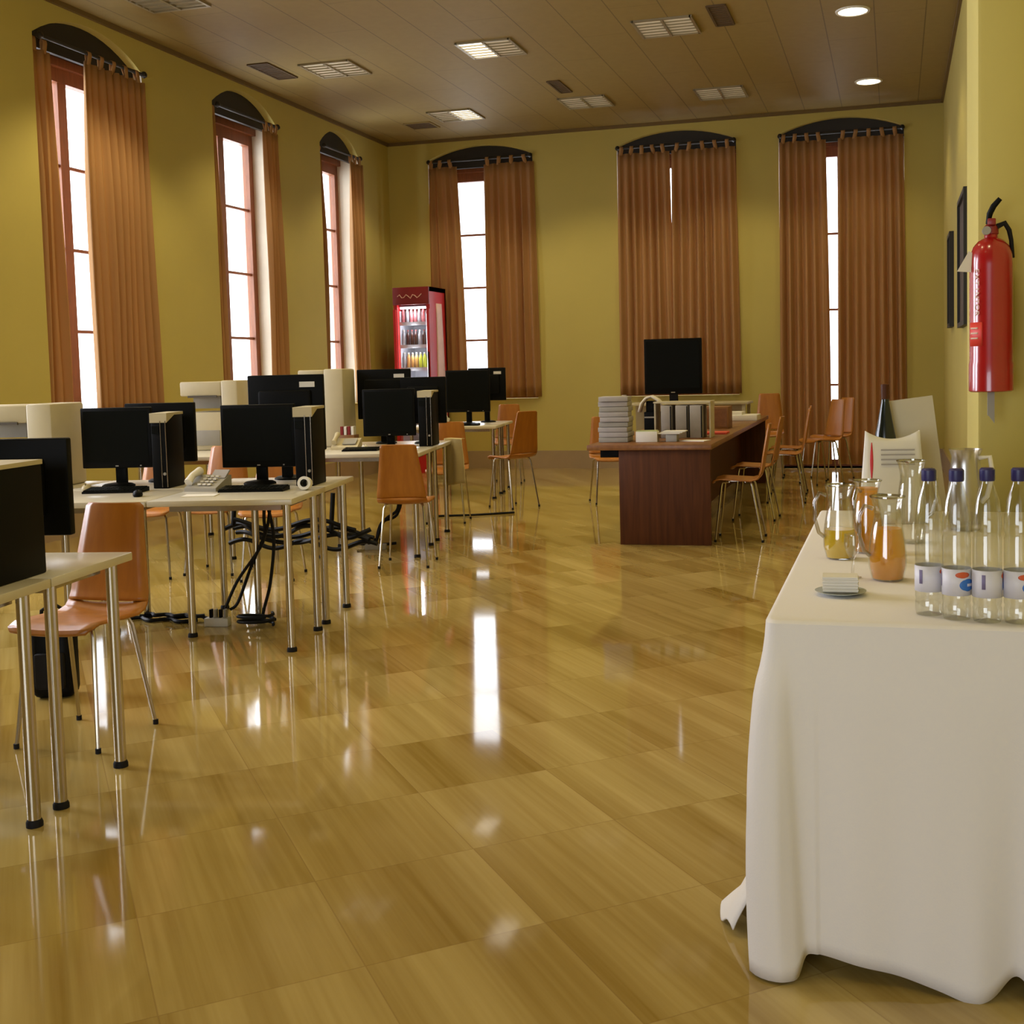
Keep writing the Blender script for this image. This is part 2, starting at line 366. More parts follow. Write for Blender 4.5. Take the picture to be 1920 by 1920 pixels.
# windows: brown wooden frame with two casements and glazing bars, set deep in the niche
def window(n, w0, w1, sill, top, place):
    s = MB()
    def bar(a0, a1, z0, z1, d0, d1):
        p, q = Vector(place(a0, z0, d0)), Vector(place(a1, z1, d1)); c = (p+q)/2; d = q-p
        s.box(c, (abs(d.x), abs(d.y), abs(d.z)))
    F = .085; mid = (w0+w1)/2
    bar(w0, w0+F, sill, top, .30, .38); bar(w1-F, w1, sill, top, .30, .38); bar(w0+F, w1-F, top-.12, top, .30, .38); bar(w0+F, w1-F, sill, sill+F, .30, .38)
    bar(w0, w1, top+.0, top+.07, .25, .34); bar(w0, w1, top+.07, 4.36, .31, .37)
    bar(mid-.055, mid+.055, sill+F, top-.12, .31, .37)
    fr = struct(s.build('window_%d' % n, M['wood_trim'], smooth=False))
    zs_, zc_ = (4.14, 4.36) if place is pl else (4.20, 4.36)
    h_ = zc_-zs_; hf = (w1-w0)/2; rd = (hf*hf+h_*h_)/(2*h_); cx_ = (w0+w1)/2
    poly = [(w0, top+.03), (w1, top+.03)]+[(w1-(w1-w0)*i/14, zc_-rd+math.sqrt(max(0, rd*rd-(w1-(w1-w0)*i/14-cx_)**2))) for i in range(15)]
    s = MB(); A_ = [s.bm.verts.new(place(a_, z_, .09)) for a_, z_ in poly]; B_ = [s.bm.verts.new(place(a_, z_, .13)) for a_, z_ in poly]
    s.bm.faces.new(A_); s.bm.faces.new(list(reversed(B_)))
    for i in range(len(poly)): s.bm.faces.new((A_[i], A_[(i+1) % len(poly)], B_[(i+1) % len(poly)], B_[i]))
    s.build('arch_shade_panel', M['rod'], fr, smooth=False)  # added near-black panel stands in for the shade in the arch recess
    s = MB()
    k = 4; z0, z1 = sill+F, top-.12
    for i in range(1, k):
        z = z0+(z1-z0)*i/k; bar(w0+F, mid-.055, z-.014, z+.014, .325, .355); bar(mid+.055, w1-F, z-.014, z+.014, .325, .355)
    s.build('glazing_bar', M['wood_trim'], fr, smooth=False)
    for a, c in ((w0+F, mid-.055), (mid+.055, w1-F)):
        s = MB(); bar(a, c, z0, z1, .338, .342); s.build('pane', M['pane'], fr, smooth=False)
    return fr
pl = lambda a, z, d: (XL-d, a, z)
pb = lambda a, z, d: (a, YB+d, z)
wn = 1
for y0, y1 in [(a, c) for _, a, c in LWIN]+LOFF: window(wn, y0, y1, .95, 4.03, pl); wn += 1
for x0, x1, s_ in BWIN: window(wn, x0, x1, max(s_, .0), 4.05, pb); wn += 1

# ------------------------------------------------------------------ ceiling fixtures
def spot(name, loc, power, angle, blend, col, tilt=(0, 0, 0), r=.12):
    d = bpy.data.lights.new(name, 'SPOT'); d.energy = power; d.spot_size = R(angle); d.spot_blend = blend; d.color = col; d.shadow_soft_size = r
    o = bpy.data.objects.new(name, d); COL.objects.link(o); o.location = loc; o.rotation_euler = tilt; return o
ceiling_lights = [(-5.86, 8.75, 'near the left wall, cut by the top of the photo', 'off'), (-5.55, 11.27, 'third from the far wall above the left desks', 'dim'),
    (-3.79, 11.10, 'with one brightly lit half in the middle of the ceiling', 'on'), (-2.03, 10.98, 'between the two long dark vents', 'dim'),
    (-1.92, 13.78, 'nearest the far wall over the wooden desk', 'dim'), (-3.50, 13.66, 'beside the short dark vent near the far wall', 'dim'), (-5.18, 13.76, 'nearest the far left corner with one lit corner', 'on2')]
for x, y, where, st in ceiling_lights:
    t = thing('ceiling_light', 'square recessed louvre ceiling light ' + where, 'ceiling light', (x, y, ZC), 0, 'recessed louvre ceiling lights')
    h = .27
    b = MB()
    for sx in (-1, 1): b.box((sx*h, 0, -.008), (.025, 2*h+.025, .02)); b.box((0, sx*h, -.008), (2*h, .025, .02))
    b.build('frame', M['lamp_off'], t, smooth=False)
    for k, cx in enumerate((-h/2, h/2)):
        lit = (st == 'on' and k == 0) or (st == 'on2' and k == 1)
        b = MB(); b.box((cx, 0, -.004), (h-.03, 2*h-.04, .008)); b.build('reflector', M['lamp_on'] if lit else (M['lamp_dim'] if st != 'off' else M['lamp_off']), t, smooth=False)
    b = MB()
    for k in range(1, 6): b.box((0, -h+2*h*k/6, -.014), (2*h-.02, .008, .016))
    b.box((0, 0, -.014), (.02, 2*h-.02, .018))
    b.build('louvre', M['lamp_off'], t, smooth=False)
for x in (-5.6, -3.8, -2.0):
    for y in (1.5, 3.9, 6.3, 8.7, 11.1, 13.7):
        spot('ceiling_lamp_glow', (x, y, ZC-.06), 145 if (x < -5 and 8 < y < 9) else ((20 if x < -5 else 32 if x > -3 else 50) if y < 8 else 72), 116, .5, WARM)
for k, (x, y) in enumerate(((-.35, 11.08), (-.27, 13.84))):
    t = thing('downlight', ['round lit downlight nearer the viewer in the right of the ceiling', 'round lit downlight nearer the far wall in the right of the ceiling'][k], 'downlight', (x, y, ZC), 0, 'round lit downlights')
    b = MB(); b.lathe([(.13, -.012), (.15, -.012), (.155, 0), (.13, 0)], 28, cap=False); b.build('trim_ring', M['white'], t)
    b = MB(); b.lathe([(.13, -.008), (.0005, -.009)], 28); b.build('lens', M['down_on'], t)
for y in (13.84, 11.08, 8.3, 5.5, 2.9):
    spot('downlight_glow', (-.30, y, ZC-.03), 24 if 4 < y < 9 else 60, 118, .6, WARM, r=.13)
vents = [(-1.50, 10.80, .16, .62, 'long dark ceiling vent left of the nearer downlight'), (-3.59, 12.83, .13, .55, 'short dark ceiling vent in front of the far louvre lights'),
         (-6.19, 11.13, .22, .62, 'faint brown ceiling vent close to the left wall'), (-5.80, 14.16, .35, .35, 'pale square ceiling vent in the far left corner')]
for x, y, w, l, lab in vents:
    t = thing('ceiling_vent', lab, 'vent', (x, y, ZC), 0, 'vents in the ceiling')
    vm = M['ceil'] if w > .3 else M['vent']
    b = MB()
    for sx in (-1, 1): b.box((sx*w/2, 0, -.006), (.02, l, .014)); b.box((0, sx*l/2, -.006), (w, .02, .014))
    b.build('frame', vm, t, smooth=False)
    b = MB()
    nsl = max(3, int(l/.05))
    for k in range(nsl): b.box((0, -l/2+l*(k+.5)/nsl, -.005), (w, l/nsl*.6, .006), mtx=None)
    b.box((0, 0, -.0015), (w, l, .003)); b.build('slat', M['vent'], t, smooth=False)

# ------------------------------------------------------------------ curtains
def curtain_pair(wname, rod0, rod1, place, panels, z_rod, off=-.045):
    off_rod = off
    t = thing('curtain_rod', 'dark curtain rod across ' + wname, 'curtain rod', place(rod0, z_rod, off), 0, 'curtain rods')
    o = Vector(place(rod0, z_rod, off)); e = Vector(place(rod1, z_rod, off))
    b = MB(); b.tube([(0, 0, 0), e-o], .016, 10); b.build('pole', M['rod'], t)
    for p_ in (Vector((0, 0, 0)), e-o):
        b = MB(); b.lathe([(.001, -.03), (.028, -.012), (.03, .008), (.018, .03), (.001, .036)], 12, c=p_); b.build('finial', M['rod'], t)
    for (a0, a1, z0, seed, lab, swing, ntab, off) in [q_ if len(q_) > 7 else q_+(off_rod,) for q_ in panels]:
        rnd = random.Random(seed); wid = abs(a1-a0); nf = max(3, round(wid/.105)); ph = rnd.random()*6
        ca = (a0+a1)/2; base = Vector(place(ca, 0, off))
        t2 = thing('curtain', lab, 'curtain', base, 0, 'tan tab-top curtains')
        amps = [rnd.uniform(.6, 1.3) for _ in range(nf+2)]; zt = z_rod-.075
        def fn(u, v):
            # v 0 top .. 1 bottom
            z = zt+(z0-zt)*v; w = .93+.07*v
            sh = swing*math.sin(min(1, v*1.4)*PI/2)*(u if swing > 0 else 1-u)
            uu = u+.10*math.sin(2.3*PI*u+ph)/nf*1.5
            a = ca+(uu-.5)*wid*w+sh
            f = amps[int(min(nf, uu*nf+.5))]; fade = .45+.55*min(1, v*3)
            d = off+.034*f*fade*math.sin(uu*nf*2*PI+ph)+.012*math.sin(5*v+uu*7+ph)
            return Vector(place(a, z, d))-base
        b = MB(); b.grid(fn, nf*10, 18); b.build('fabric', M['curtain'], t2, solid=.004)
        for k in range(ntab):
            u = (k+.35)/ntab if ntab > 1 else .5; q = fn(u, 0); q2 = Vector(place(ca+(u-.5)*wid*.9, z_rod, off))-base
            dirv = (Vector(place(1, 0, 0))-Vector(place(0, 0, 0))).normalized(); nrm = (Vector(place(0, 0, 1))-Vector(place(0, 0, 0))).normalized()
            b = MB(); hw = .024
            path = [q+Vector((0, 0, -.02))-nrm*.004, q2-nrm*.018+Vector((0, 0, -.01)), q2-nrm*.012+Vector((0, 0, .014)), q2+Vector((0, 0, .020)), q2+nrm*.012+Vector((0, 0, .014)), q2+nrm*.018+Vector((0, 0, -.01)), q+Vector((0, 0, -.02))+nrm*.004]
            b.grid(lambda u_, v_: path[round(v_*6)]+dirv*(u_-.5)*2*hw, 1, 6); b.build('tab', M['curtain'], t2, solid=.003)
curtain_pair('the nearest window of the left wall', 8.23, 9.60, pl, [(8.20, 8.50, .96, 1, 'narrow dark curtain on the near side of the nearest left window', .03, 2, .06), (8.72, 9.63, .96, 2, 'wide sunlit curtain of the nearest left window', 0, 5)], 4.11)
curtain_pair('the middle window of the left wall', 10.82, 12.03, pl, [(10.80, 10.95, .96, 3, 'thin curtain on the near side of the middle left window', .02, 1, .06), (11.70, 12.07, .96, 4, 'narrow curtain on the far side of the middle left window', .0, 3)], 4.10)
curtain_pair('the left window nearest the far corner', 13.15, 14.14, pl, [(13.14, 13.27, .96, 5, 'thin near-side curtain of the left window closest to the far corner', .02, 1, .06), (13.80, 14.19, .96, 6, 'far-side curtain of the left window closest to the far corner', .0, 3)], 4.10)
curtain_pair('the far wall window behind the red fridge', -6.09, -4.65, pb, [(-6.125, -5.68, .97, 7, 'curtain behind the red drinks fridge', .05, 3), (-5.35, -4.59, .97, 8, 'curtain right of the open gap behind the black monitors', .0, 4)], 4.165)
curtain_pair('the middle window of the far wall', -3.46, -1.95, pb, [(-3.49, -2.745, .97, 9, 'left half of the closed curtains behind the television', .01, 5), (-2.775, -1.89, .97, 10, 'right half of the closed curtains behind the television', .01, 5)], 4.165)
curtain_pair('the far wall window nearest the right wall', -1.375, .10, pb, [(-1.41, -.785, .05, 11, 'floor-length curtain left of the narrow bright slit', .02, 4), (-.70, .15, .05, 12, 'floor-length curtain right of the narrow bright slit near the corner', .01, 5)], 4.165)

# ------------------------------------------------------------------ chairs
def make_chair():
    t = thing('plywood_chair', '', 'chair')
    th = .010
    def strip(name, prof):   # prof: list of (y, z, halfwidth)
        def fn(u, v):
            k = v*(len(prof)-1); i = min(int(k), len(prof)-2); f = k-i
            y, z, w = [prof[i][j]*(1-f)+prof[i+1][j]*f for j in range(3)]
            x = (u-.5)*2*w; return Vector((x, y-.014*(1-(2*u-1)**2)*(1 if name == 'backrest' else 0), z-(.010*(1-(2*u-1)**2) if name == 'seat' else 0)))
        b = MB(); b.grid(fn, 8, (len(prof)-1)*3); return b.build(name, M['ply'], t, solid=th)
    strip('seat', [(-.185, .425, .150), (-.175, .440, .165), (-.13, .452, .172), (0, .445, .175), (.10, .440, .172), (.145, .452, .170), (.168, .475, .168)])
    strip('backrest', [(.168, .475, .168), (.180, .51, .164), (.195, .60, .152), (.213, .70, .138), (.230, .79, .126), (.238, .826, .122), (.240, .838, .108)])
    for sx in (-1, 1):
        for y0, y1 in ((-.11, -.165), (.10, .185)):
            b = MB(); b.tube([(sx*.105, y0*.6, .428), (sx*.125, y0, .425), (sx*.135, y0+(y1-y0)*.12, .40), (sx*.165, y1, .008)], [.007, .009, .009, .007], 8)
            lg = b.build('leg', M['steel'], t)
            b = MB(); b.lathe([(.010, 0), (.010, .018)], 8, c=(sx*.166, y1, 0)); b.build('foot_cap', M['rubber'], lg)
    b = MB(); b.tube([(-.105, -.066, .428), (.105, -.066, .428)], .007, 8); b.tube([(-.105, .06, .428), (.105, .06, .428)], .007, 8); b.box((0, 0, .430), (.10, .16, .006)); b.build('under_frame', M['steel'], t)
    return t
chair0 = make_chair()
CH = [((-2.87, 3.60), 2, 'orange plywood chair behind the nearest left desk', 1),
      ((-4.77, 6.75), 12, 'plywood chair under the middle desks, leftmost of the row behind them', 1),
      ((-4.42, 6.95), 8, 'plywood chair with its back showing between monitors and printer', 1),
      ((-3.92, 6.80), 15, 'plywood chair behind the right monitor of the middle desks', 1),
      ((-3.235, 7.42), 192, 'orange chair seen from behind in front of the third desks', 1),
      ((-3.57, 10.75), -122, 'chair standing free at the right end of the farthest white desks', 1.11),
      ((-3.80, 9.62), 12, 'chair behind the third desks beside the hanging cloth', 1.04),
      ((-4.42, 13.15), 12, 'chair behind the farthest desks in front of the far curtain', 1.10),
      ((-1.14, 8.83), -88, 'chair tucked in at the right of the wooden desk, nearest the viewer', 1.04),
      ((-1.16, 10.05), -92, 'second chair along the right side of the wooden desk', 1.04),
      ((-1.02, 11.35), -86, 'third chair along the right side of the wooden desk', 1.06),
      ((-1.06, 12.15), -88, 'fourth chair along the right side of the wooden desk', 1.06),
      ((-.79, 13.10), -52, 'bright chair facing out in front of the slit window, left one', 1.10),
      ((-.71, 13.75), -52, 'bright chair facing out in front of the slit window, right one', 1.10),
      ((-1.43, 13.85), 3, 'chair at the far end of the wooden desk', 1.17),
      ((-2.72, 11.20), 25, 'chair at the left side of the wooden desk behind the tall booklet stack', 1.0)]
for i, ((x, y), rz, lab, s_) in enumerate(CH):
    if i == 0: chair0.location = (x, y, 0); chair0.rotation_euler = (0, 0, R(rz)); chair0['label'] = lab; chair0['group'] = 'plywood chairs'
    else: dup(chair0, (x, y, 0), rz, lab, 'plywood chairs', (1, 1, s_))

# ------------------------------------------------------------------ white desks
def desk(label, c, th, a0, a1, e0, e1, z, legs):
    """desk top covering a0..a1 leftwards and e0..e1 in depth from the group's near right corner c"""
    t = thing('white_desk', label, 'desk', (c[0], c[1], 0), th, 'white computer desks')
    b = MB(); b.box((-(a0+a1)/2, (e0+e1)/2, z-.014), (a1-a0-.006, e1-e0-.006, .028), bevel=.004); b.build('desktop', M['white_top'], t)
    b = MB(); b.box((-(a0+a1)/2, (e0+e1)/2, z-.045), (a1-a0-.16, e1-e0-.16, .03)); b.build('under_frame', M['steel'], t)
    for (a, e) in legs:
        b = MB(); b.tube([(-a, e, .018), (-a, e, z-.028)], .019, 14); lg = b.build('leg', M['chrome'], t)
        b = MB(); b.lathe([(.024, 0), (.024, .014), (.020, .022)], 14, c=(-a, e, 0)); b.build('foot', M['rubber'], lg)
    return t
G = dict(near=((-2.327, 2.407), 9.3, .722), mid=((-2.708, 4.89), 12.0, .735), third=((-3.232, 7.669), 12.2, .75), fourth=((-3.943, 11.372), 10.5, .757))
def loc(g, a, e, z=None):
    c, th, zz = G[g]; t = R(th)
    return (c[0]-a*math.cos(t)-e*math.sin(t), c[1]-a*math.sin(t)+e*math.cos(t), zz if z is None else z)
c, th, z = G['near']
desk('white desk with chrome legs cut by the left edge, front half', c, th, 0, 1.0, -.12, .507, z, [(.05, -.06), (.05, .43), (.95, .43), (.95, -.06)])
desk('white desk with chrome legs at the left edge, back half under the big monitor', c, th, 0, 1.0, .507, 1.014, z, [(.05, .575), (.05, .95), (.95, .95), (.95, .575)])
c, th, z = G['mid']
desk('white desk in the middle group holding the right front monitor', c, th, 0, .70, 0, .59, z, [(.05, .07), (.05, .52), (.66, .40)])
desk('white desk in the middle group holding the left front monitor', c, th, .70, 1.40, 0, .59, z, [(1.12, .78-.25), (1.36, .07), (1.36, .52)])
desk('white desk at the back right of the middle group', c, th, 0, .70, .59, 1.185, z, [(.05, .68), (.05, 1.11), (.45, .80)])
desk('white desk at the back of the middle group, left of the towers', c, th, .70, 1.40, .59, 1.185, z, [(.75, 1.11), (1.10, .88)])
desk('white desk under the large cream printer at the left edge', c, th, 1.40, 2.15, .10, 1.185, z, [(1.45, 1.11), (2.1, .2), (2.1, 1.1)])
c, th, z = G['third']
desk('white desk in front of the orange chair seen from behind', c, th, 0, .80, 0, .72, z, [(.05, .05), (.05, .62), (.75, .08), (.75, .62)])
desk('white desk at the back right of the third group with the hanging cloth', c, th, 0, .80, .72, 1.5, z, [(.05, .86), (.05, 1.36), (.75, 1.36)])
desk('white desk of the third group carrying phone and papers', c, th, .80, 1.45, 0, 1.5, z, [(1.4, .08), (1.4, 1.4)])
desk('white desk of the third group under the left printer', c, th, 1.45, 2.10, 0, 1.5, z, [(2.05, .08), (1.5, 1.4), (2.05, 1.4)])
c, th, z = G['fourth']
desk('white desk farthest from the viewer, front half', c, th, 0, .95, 0, .64, z, [(.05, .08), (.05, .56), (.9, .08)])
desk('white desk farthest from the viewer, back half', c, th, 0, .95, .64, 1.283, z, [(.05, .72), (.05, 1.2), (.9, 1.2)])

# ------------------------------------------------------------------ monitors, towers, keyboards
def monitor(label, p, rz, w, h, zb, sticker=False, group='flat black monitors', base=.17):
    t = thing('monitor', label, 'monitor', p, rz, group)
    b = MB(); b.box((0, .012, zb+h/2), (w, .035, h), bevel=.006); b.box((0, .038, zb+h*.5), (w*.7, .04, h*.6), bevel=.015); b.build('housing', M['black'], t)
    b = MB(); b.box((0, -.0065, zb+h/2+.008), (w-.034, .004, h-.052)); b.build('screen', M['screen'], t, smooth=False)
    b = MB(); b.box((0, .045, (zb+.06)/2+.005), (.06, .028, zb+.06), bevel=.006); b.build('stand_neck', M['black'], t)
    b = MB(); b.lathe([(base*.5, 0), (base*.5, .008), (base*.42, .016), (.03, .022)], 24); b.build('stand_base', M['black'], t)
    b = MB(); b.box((0, -.008, zb+.012), (.016, .004, .006)); b.build('badge', M['grey'], t)
    b = MB(); b.box((w*.34, -.008, zb+.012), (.008, .004, .006)); b.build('power_button', M['grey'], t)
    if sticker: b = MB(); b.box((sticker, .0305+.004 if abs(sticker) > w*.36 else .060, zb+h-.075), (.08, .004, .034)); b.build('sticker', M['paper'], t)
    return t
def back_monitor(label, p, rz, w, h, zb, sticker=True):
    # turned away from the viewer: its back and the paper sticker show
    t = monitor(label, p, rz+180, w, h, zb)
    if sticker: b = MB(); b.box((-w*.29, .0315, zb+h-.055), (.085, .004, .030)); b.build('sticker', M['paper'], t, smooth=False)
    return t
def tower(label, p, rz, w, d, h):
    t = thing('computer_tower', label, 'computer', p, rz, 'black computer towers')
    b = MB(); b.box((0, 0, h/2), (w, d, h), bevel=.006); b.build('case', M['black'], t)
    b = MB(); b.prism([(-d/2-.004, h-.040), (-d/2-.004, h+.010), (d/2, h+.012), (d/2, h-.002), (-d/2+.10, h-.002)], 0, -w/2-.003, w/2+.003); b.build('top_cover', M['cream'], t, smooth=False)
    for x in (w*.12, w*.44):
        b = MB(); b.box((x, -d/2-.003, h*.47), (.0035, .006, h*.9)); b.build('trim_strip', M['steel'], t, smooth=False)
    b = MB(); b.box((-w*.2, -d/2-.002, h*.80), (w*.45, .006, .04)); b.build('drive_slot', M['screen'], t, smooth=False)
    b = MB(); b.lathe([(.008, 0), (.008, .006)], 10, mtx=Matrix.Translation((w*.28, -d/2, h*.2)) @ Matrix.Rotation(R(90), 4, 'X')); b.build('power_button', M['grey'], t)
    return t
def keyboard(label, p, rz, w=.30):
    t = thing('keyboard', label, 'keyboard', p, rz, 'black keyboards')
    b = MB(); b.prism([(-.06, 0), (-.06, .010), (.06, .022), (.06, 0)], 0, -w/2, w/2); b.build('body', M['black'], t, smooth=False)
    b = MB(); tl = Matrix.Rotation(math.atan2(.012, .12), 4, 'X')
    for r_ in range(5):
        for k in range(14): b.box((-w/2+.014+k*(w-.028)/13, -.046+r_*.022, .0185), ((w-.03)/15, .016, .006), mtx=tl)
    b.build('keys', M['screen'], t, smooth=False)
    return t
def mouse(label, p, rz, material):
    t = thing('computer_mouse', label, 'mouse', p, rz, 'computer mice')
    b = MB(); bmesh.ops.create_uvsphere(b.bm, u_segments=16, v_segments=10, radius=1); bmesh.ops.scale(b.bm, vec=(.024, .042, .022), verts=b.bm.verts)
    bmesh.ops.translate(b.bm, vec=(0, 0, .012), verts=b.bm.verts)
    for v in b.bm.verts: v.co.z = max(0, v.co.z)
    b.build('shell', material, t); b = MB(); b.box((0, -.018, .030), (.004, .014, .008)); b.build('wheel', M['rubber'], t); return t

monitor('black monitor facing the viewer, left of the two on the middle desks', loc('mid', 1.19, .80), 12, .385, .325, .10)
monitor('black monitor facing the viewer, right of the two on the middle desks', loc('mid', .415, .80), 12, .400, .335, .09)
back_monitor('back of a black monitor behind the left tower of the middle desks', loc('mid', 1.055, 1.08), 12, .395, .33, .11, False)
back_monitor('back of a tall black monitor with paper sticker behind the right middle tower', loc('mid', .335, 1.08), 12, .425, .42, .16)
tower('black tower with cream cover between the two middle front monitors', loc('mid', .885, .74), 12, .085, .22, .385)
tower('black tower with cream cover at the right end of the middle desks', loc('mid', .118, .74), 12, .095, .24, .400)
keyboard('black keyboard before the left middle monitor', loc('mid', 1.06, .48), 15)
keyboard('black keyboard before the right middle monitor', loc('mid', .32, .42), 12, .33)
mouse('dark mouse at the front edge of the middle desks', loc('mid', .84, .24), 30, M['black'])
mouse('cream mouse left of the left middle keyboard', loc('mid', 1.27, .60), 20, M['cream'])
# near group
tower('big black tower with cream cover at the left edge', loc('near', .155, .43), 9.3, .16, .36, .335)
back_monitor('back of the large black monitor at the left edge', loc('near', .36, .83), 13, .50, .315, .085, False)
# third group
monitor('black monitor facing the viewer behind the orange chair back', loc('third', .365, .72), 12, .405, .36, .085)
tower('black tower with cream cover beside the third desks monitor', loc('third', .085, .86), 12, .105, .30, .415)
back_monitor('back of a black monitor with sticker standing before the red fridge', loc('third', .50, 1.22), 10, .44, .40, .20)
back_monitor('back of a black monitor just right of the third desks tower', loc('third', .165, 1.12), 14, .36, .37, .16, False)
keyboard('dark keyboard on the third desks', loc('third', .50, .34), 12, .26)
mouse('pale mouse beside the third desks keyboard', loc('third', .52, .54), 12, M['white'])
# fourth group
monitor('black monitor facing the viewer on the farthest desks', loc('fourth', .38, .55), 10, .475, .45, .13)
back_monitor('back of a black monitor on the farthest desks', loc('fourth', .235, .98), 8, .42, .36, .24, True)
keyboard('dark keyboard on the farthest desks', loc('fourth', .36, .22), 10, .30)
mouse('pale mouse left of the farthest keyboard', loc('fourth', .62, .30), 10, M['white'])

# ------------------------------------------------------------------ printers
def printer(label, p, rz, w, d, h, col_w=.28):
    t = thing('office_printer', label, 'printer', p, rz, 'cream office printers')
    hb = h*.55
    b = MB(); b.box((-.02, 0, hb/2), (w*.86, d, hb), bevel=.012); b.build('body', M['cream'], t)
    b = MB(); b.box((w/2-w*col_w/2, -.012, h*.5), (w*col_w, d*.99, h), bevel=.014); b.build('control_column', M['cream'], t)
    b = MB(); b.box((-w*col_w/2-.01, -.004, h*.885), (w*(1-col_w)+.02, d*.98, h*.21), bevel=.014); b.build('scanner_lid', M['cream'], t)
    b = MB(); b.box((-w*.16, d*.1, h*.70), (w*.5, d*.6, h*.2)); b.build('paper_recess', M['grey'], t, smooth=False)
    b = MB(); b.box((-w*.14, -d*.5, h*.775), (w*.52, .012, h*.03)); b.build('slot', M['cream_dk'], t, smooth=False)
    for zz in (.62, .86):
        b = MB(); b.box((w/2-w*col_w*.45, -d*.505, h*zz), (w*.06, .008, h*.05)); b.build('button', M['cream_dk'], t, smooth=False)
    b = MB(); b.box((-w*.1, -d*.5, h*.18), (w*.5, .010, h*.22), bevel=.003); b.build('paper_drawer', M['grey'], t)
    return t
printer('large cream printer at the left edge by the nearest window', loc('mid', 1.76, .93), 12, .50, .38, .455)
printer('cream printer left of the tall sticker monitor, below the middle left window', loc('third', 1.765, .95), 12, .44, .40, .54, .30)
printer('cream printer just left of the third group monitors', loc('third', .915, 1.05), 10, .345, .34, .61, .45)

# ------------------------------------------------------------------ small things on the white desks
t = thing('desk_telephone', 'grey desk telephone with handset on the middle desks', 'telephone', loc('mid', .585, .50), 0)
b = MB(); b.prism([(-.075, 0), (-.075, .018), (.06, .075), (.075, .072), (.075, 0)], 0, -.09, .09); b.build('body', M['grey'], t)
b = MB(); b.tube([(-.075, -.06, .045), (-.075, -.02, .078), (-.075, .05, .095)], [.022, .016, .022], 10); b.build('handset', M['white'], t)
b = MB()
for i in range(4):
    for k in range(3): b.box((-.015+k*.028, -.05+i*.026, .036+i*.011), (.018, .016, .008))
b.build('keypad', M['paper'], t, smooth=False)
b = MB(); b.prism([(.02, .062), (.068, .100), (.075, .095), (.03, .056)], 0, .0, .085); b.build('display', M['paper_grey'], t, smooth=False)
b = MB(); b.box((0, 0, .002), (.16, .11, .004)); p_ = b.build('loose_paper', M['paper'], smooth=False); p_.location = loc('mid', .52, .22); p_.rotation_euler = (0, 0, R(18)); tag(p_, 'sheet of white paper at the front edge below the telephone', 'paper')
t = thing('tape_roll', 'white roll of tape on its side at the right front corner of the middle desks', 'tape', loc('mid', .06, .42, G['mid'][2]+.034), 10)
b = MB(); b.lathe([(.019, -.016), (.034, -.016), (.034, .016), (.019, .016), (.019, -.016)], 24, cap=False, mtx=Matrix.Rotation(R(80), 4, 'X')); b.build('tape', M['white'], t)
b = MB(); b.lathe([(.017, -.017), (.0195, -.017), (.0195, .017), (.017, .017), (.017, -.017)], 24, cap=False, mtx=Matrix.Rotation(R(80), 4, 'X')); b.build('core', M['rubber'], t)
t = thing('drinking_glass', 'small clear glass in front of the right middle monitor', 'glass', loc('mid', .56, .62), 0)
b = MB(); b.lathe([(.001, .002), (.022, .002), (.030, .075), (.028, .075), (.021, .006), (.001, .006)], 16, cap=False); b.build('tumbler', M['glass'], t)
t = thing('desk_telephone', 'cream telephone on the third desks', 'telephone', loc('third', .66, .55), 12)
b = MB(); b.prism([(-.08, 0), (-.08, .02), (.06, .08), (.08, .08), (.08, 0)], 0, -.10, .10); b.build('body', M['cream'], t)
b = MB(); b.tube([(-.08, -.06, .055), (-.08, 0, .085), (-.08, .06, .11)], [.022, .016, .022], 10); b.build('handset', M['cream'], t)
b = MB(); b.prism([(-.05, .040), (.03, .075), (.03, .080), (-.05, .046)], 0, -.02, .08); b.build('keypad', M['grey'], t)
t = thing('paper_pile', 'pile of papers and folders left of the third desks telephone', 'papers', loc('third', 1.02, .60), 10)
for k, (dx, dz, mt_) in enumerate(((0, .008, 'paper'), (.02, .020, 'brownbox'), (-.01, .030, 'paper'))):
    b = MB(); b.box((dx, dx, dz), (.17, .14, .012)); b.build('sheet_bundle', M[mt_], t, smooth=False)
t = thing('card_box', 'small box with red and white packets below the third printer', 'box', loc('third', .69, .76), 8)
b = MB(); b.box((0, 0, .05), (.12, .12, .10), bevel=.004); b.build('carton', M['brownbox'], t)
for k in range(4): b = MB(); b.box((-.042+k*.028, -.02, .13), (.02, .06, .07)); b.build('packet', M[('red_dk', 'paper', 'red_dk', 'paper')[k]], t, smooth=False)
t = thing('paper_cup_group', 'white crumpled paper beside the farthest monitor', 'paper', loc('fourth', .66, .62), 0)
t.name = 'crumpled_paper'
b = MB(); bmesh.ops.create_icosphere(b.bm, subdivisions=3, radius=.06)
for v in b.bm.verts: v.co *= random.uniform(.75, 1.15); v.co.z = max(-.045, v.co.z)
bmesh.ops.translate(b.bm, vec=(0, 0, .045), verts=b.bm.verts); b.build('crumple', M['paper'], t)
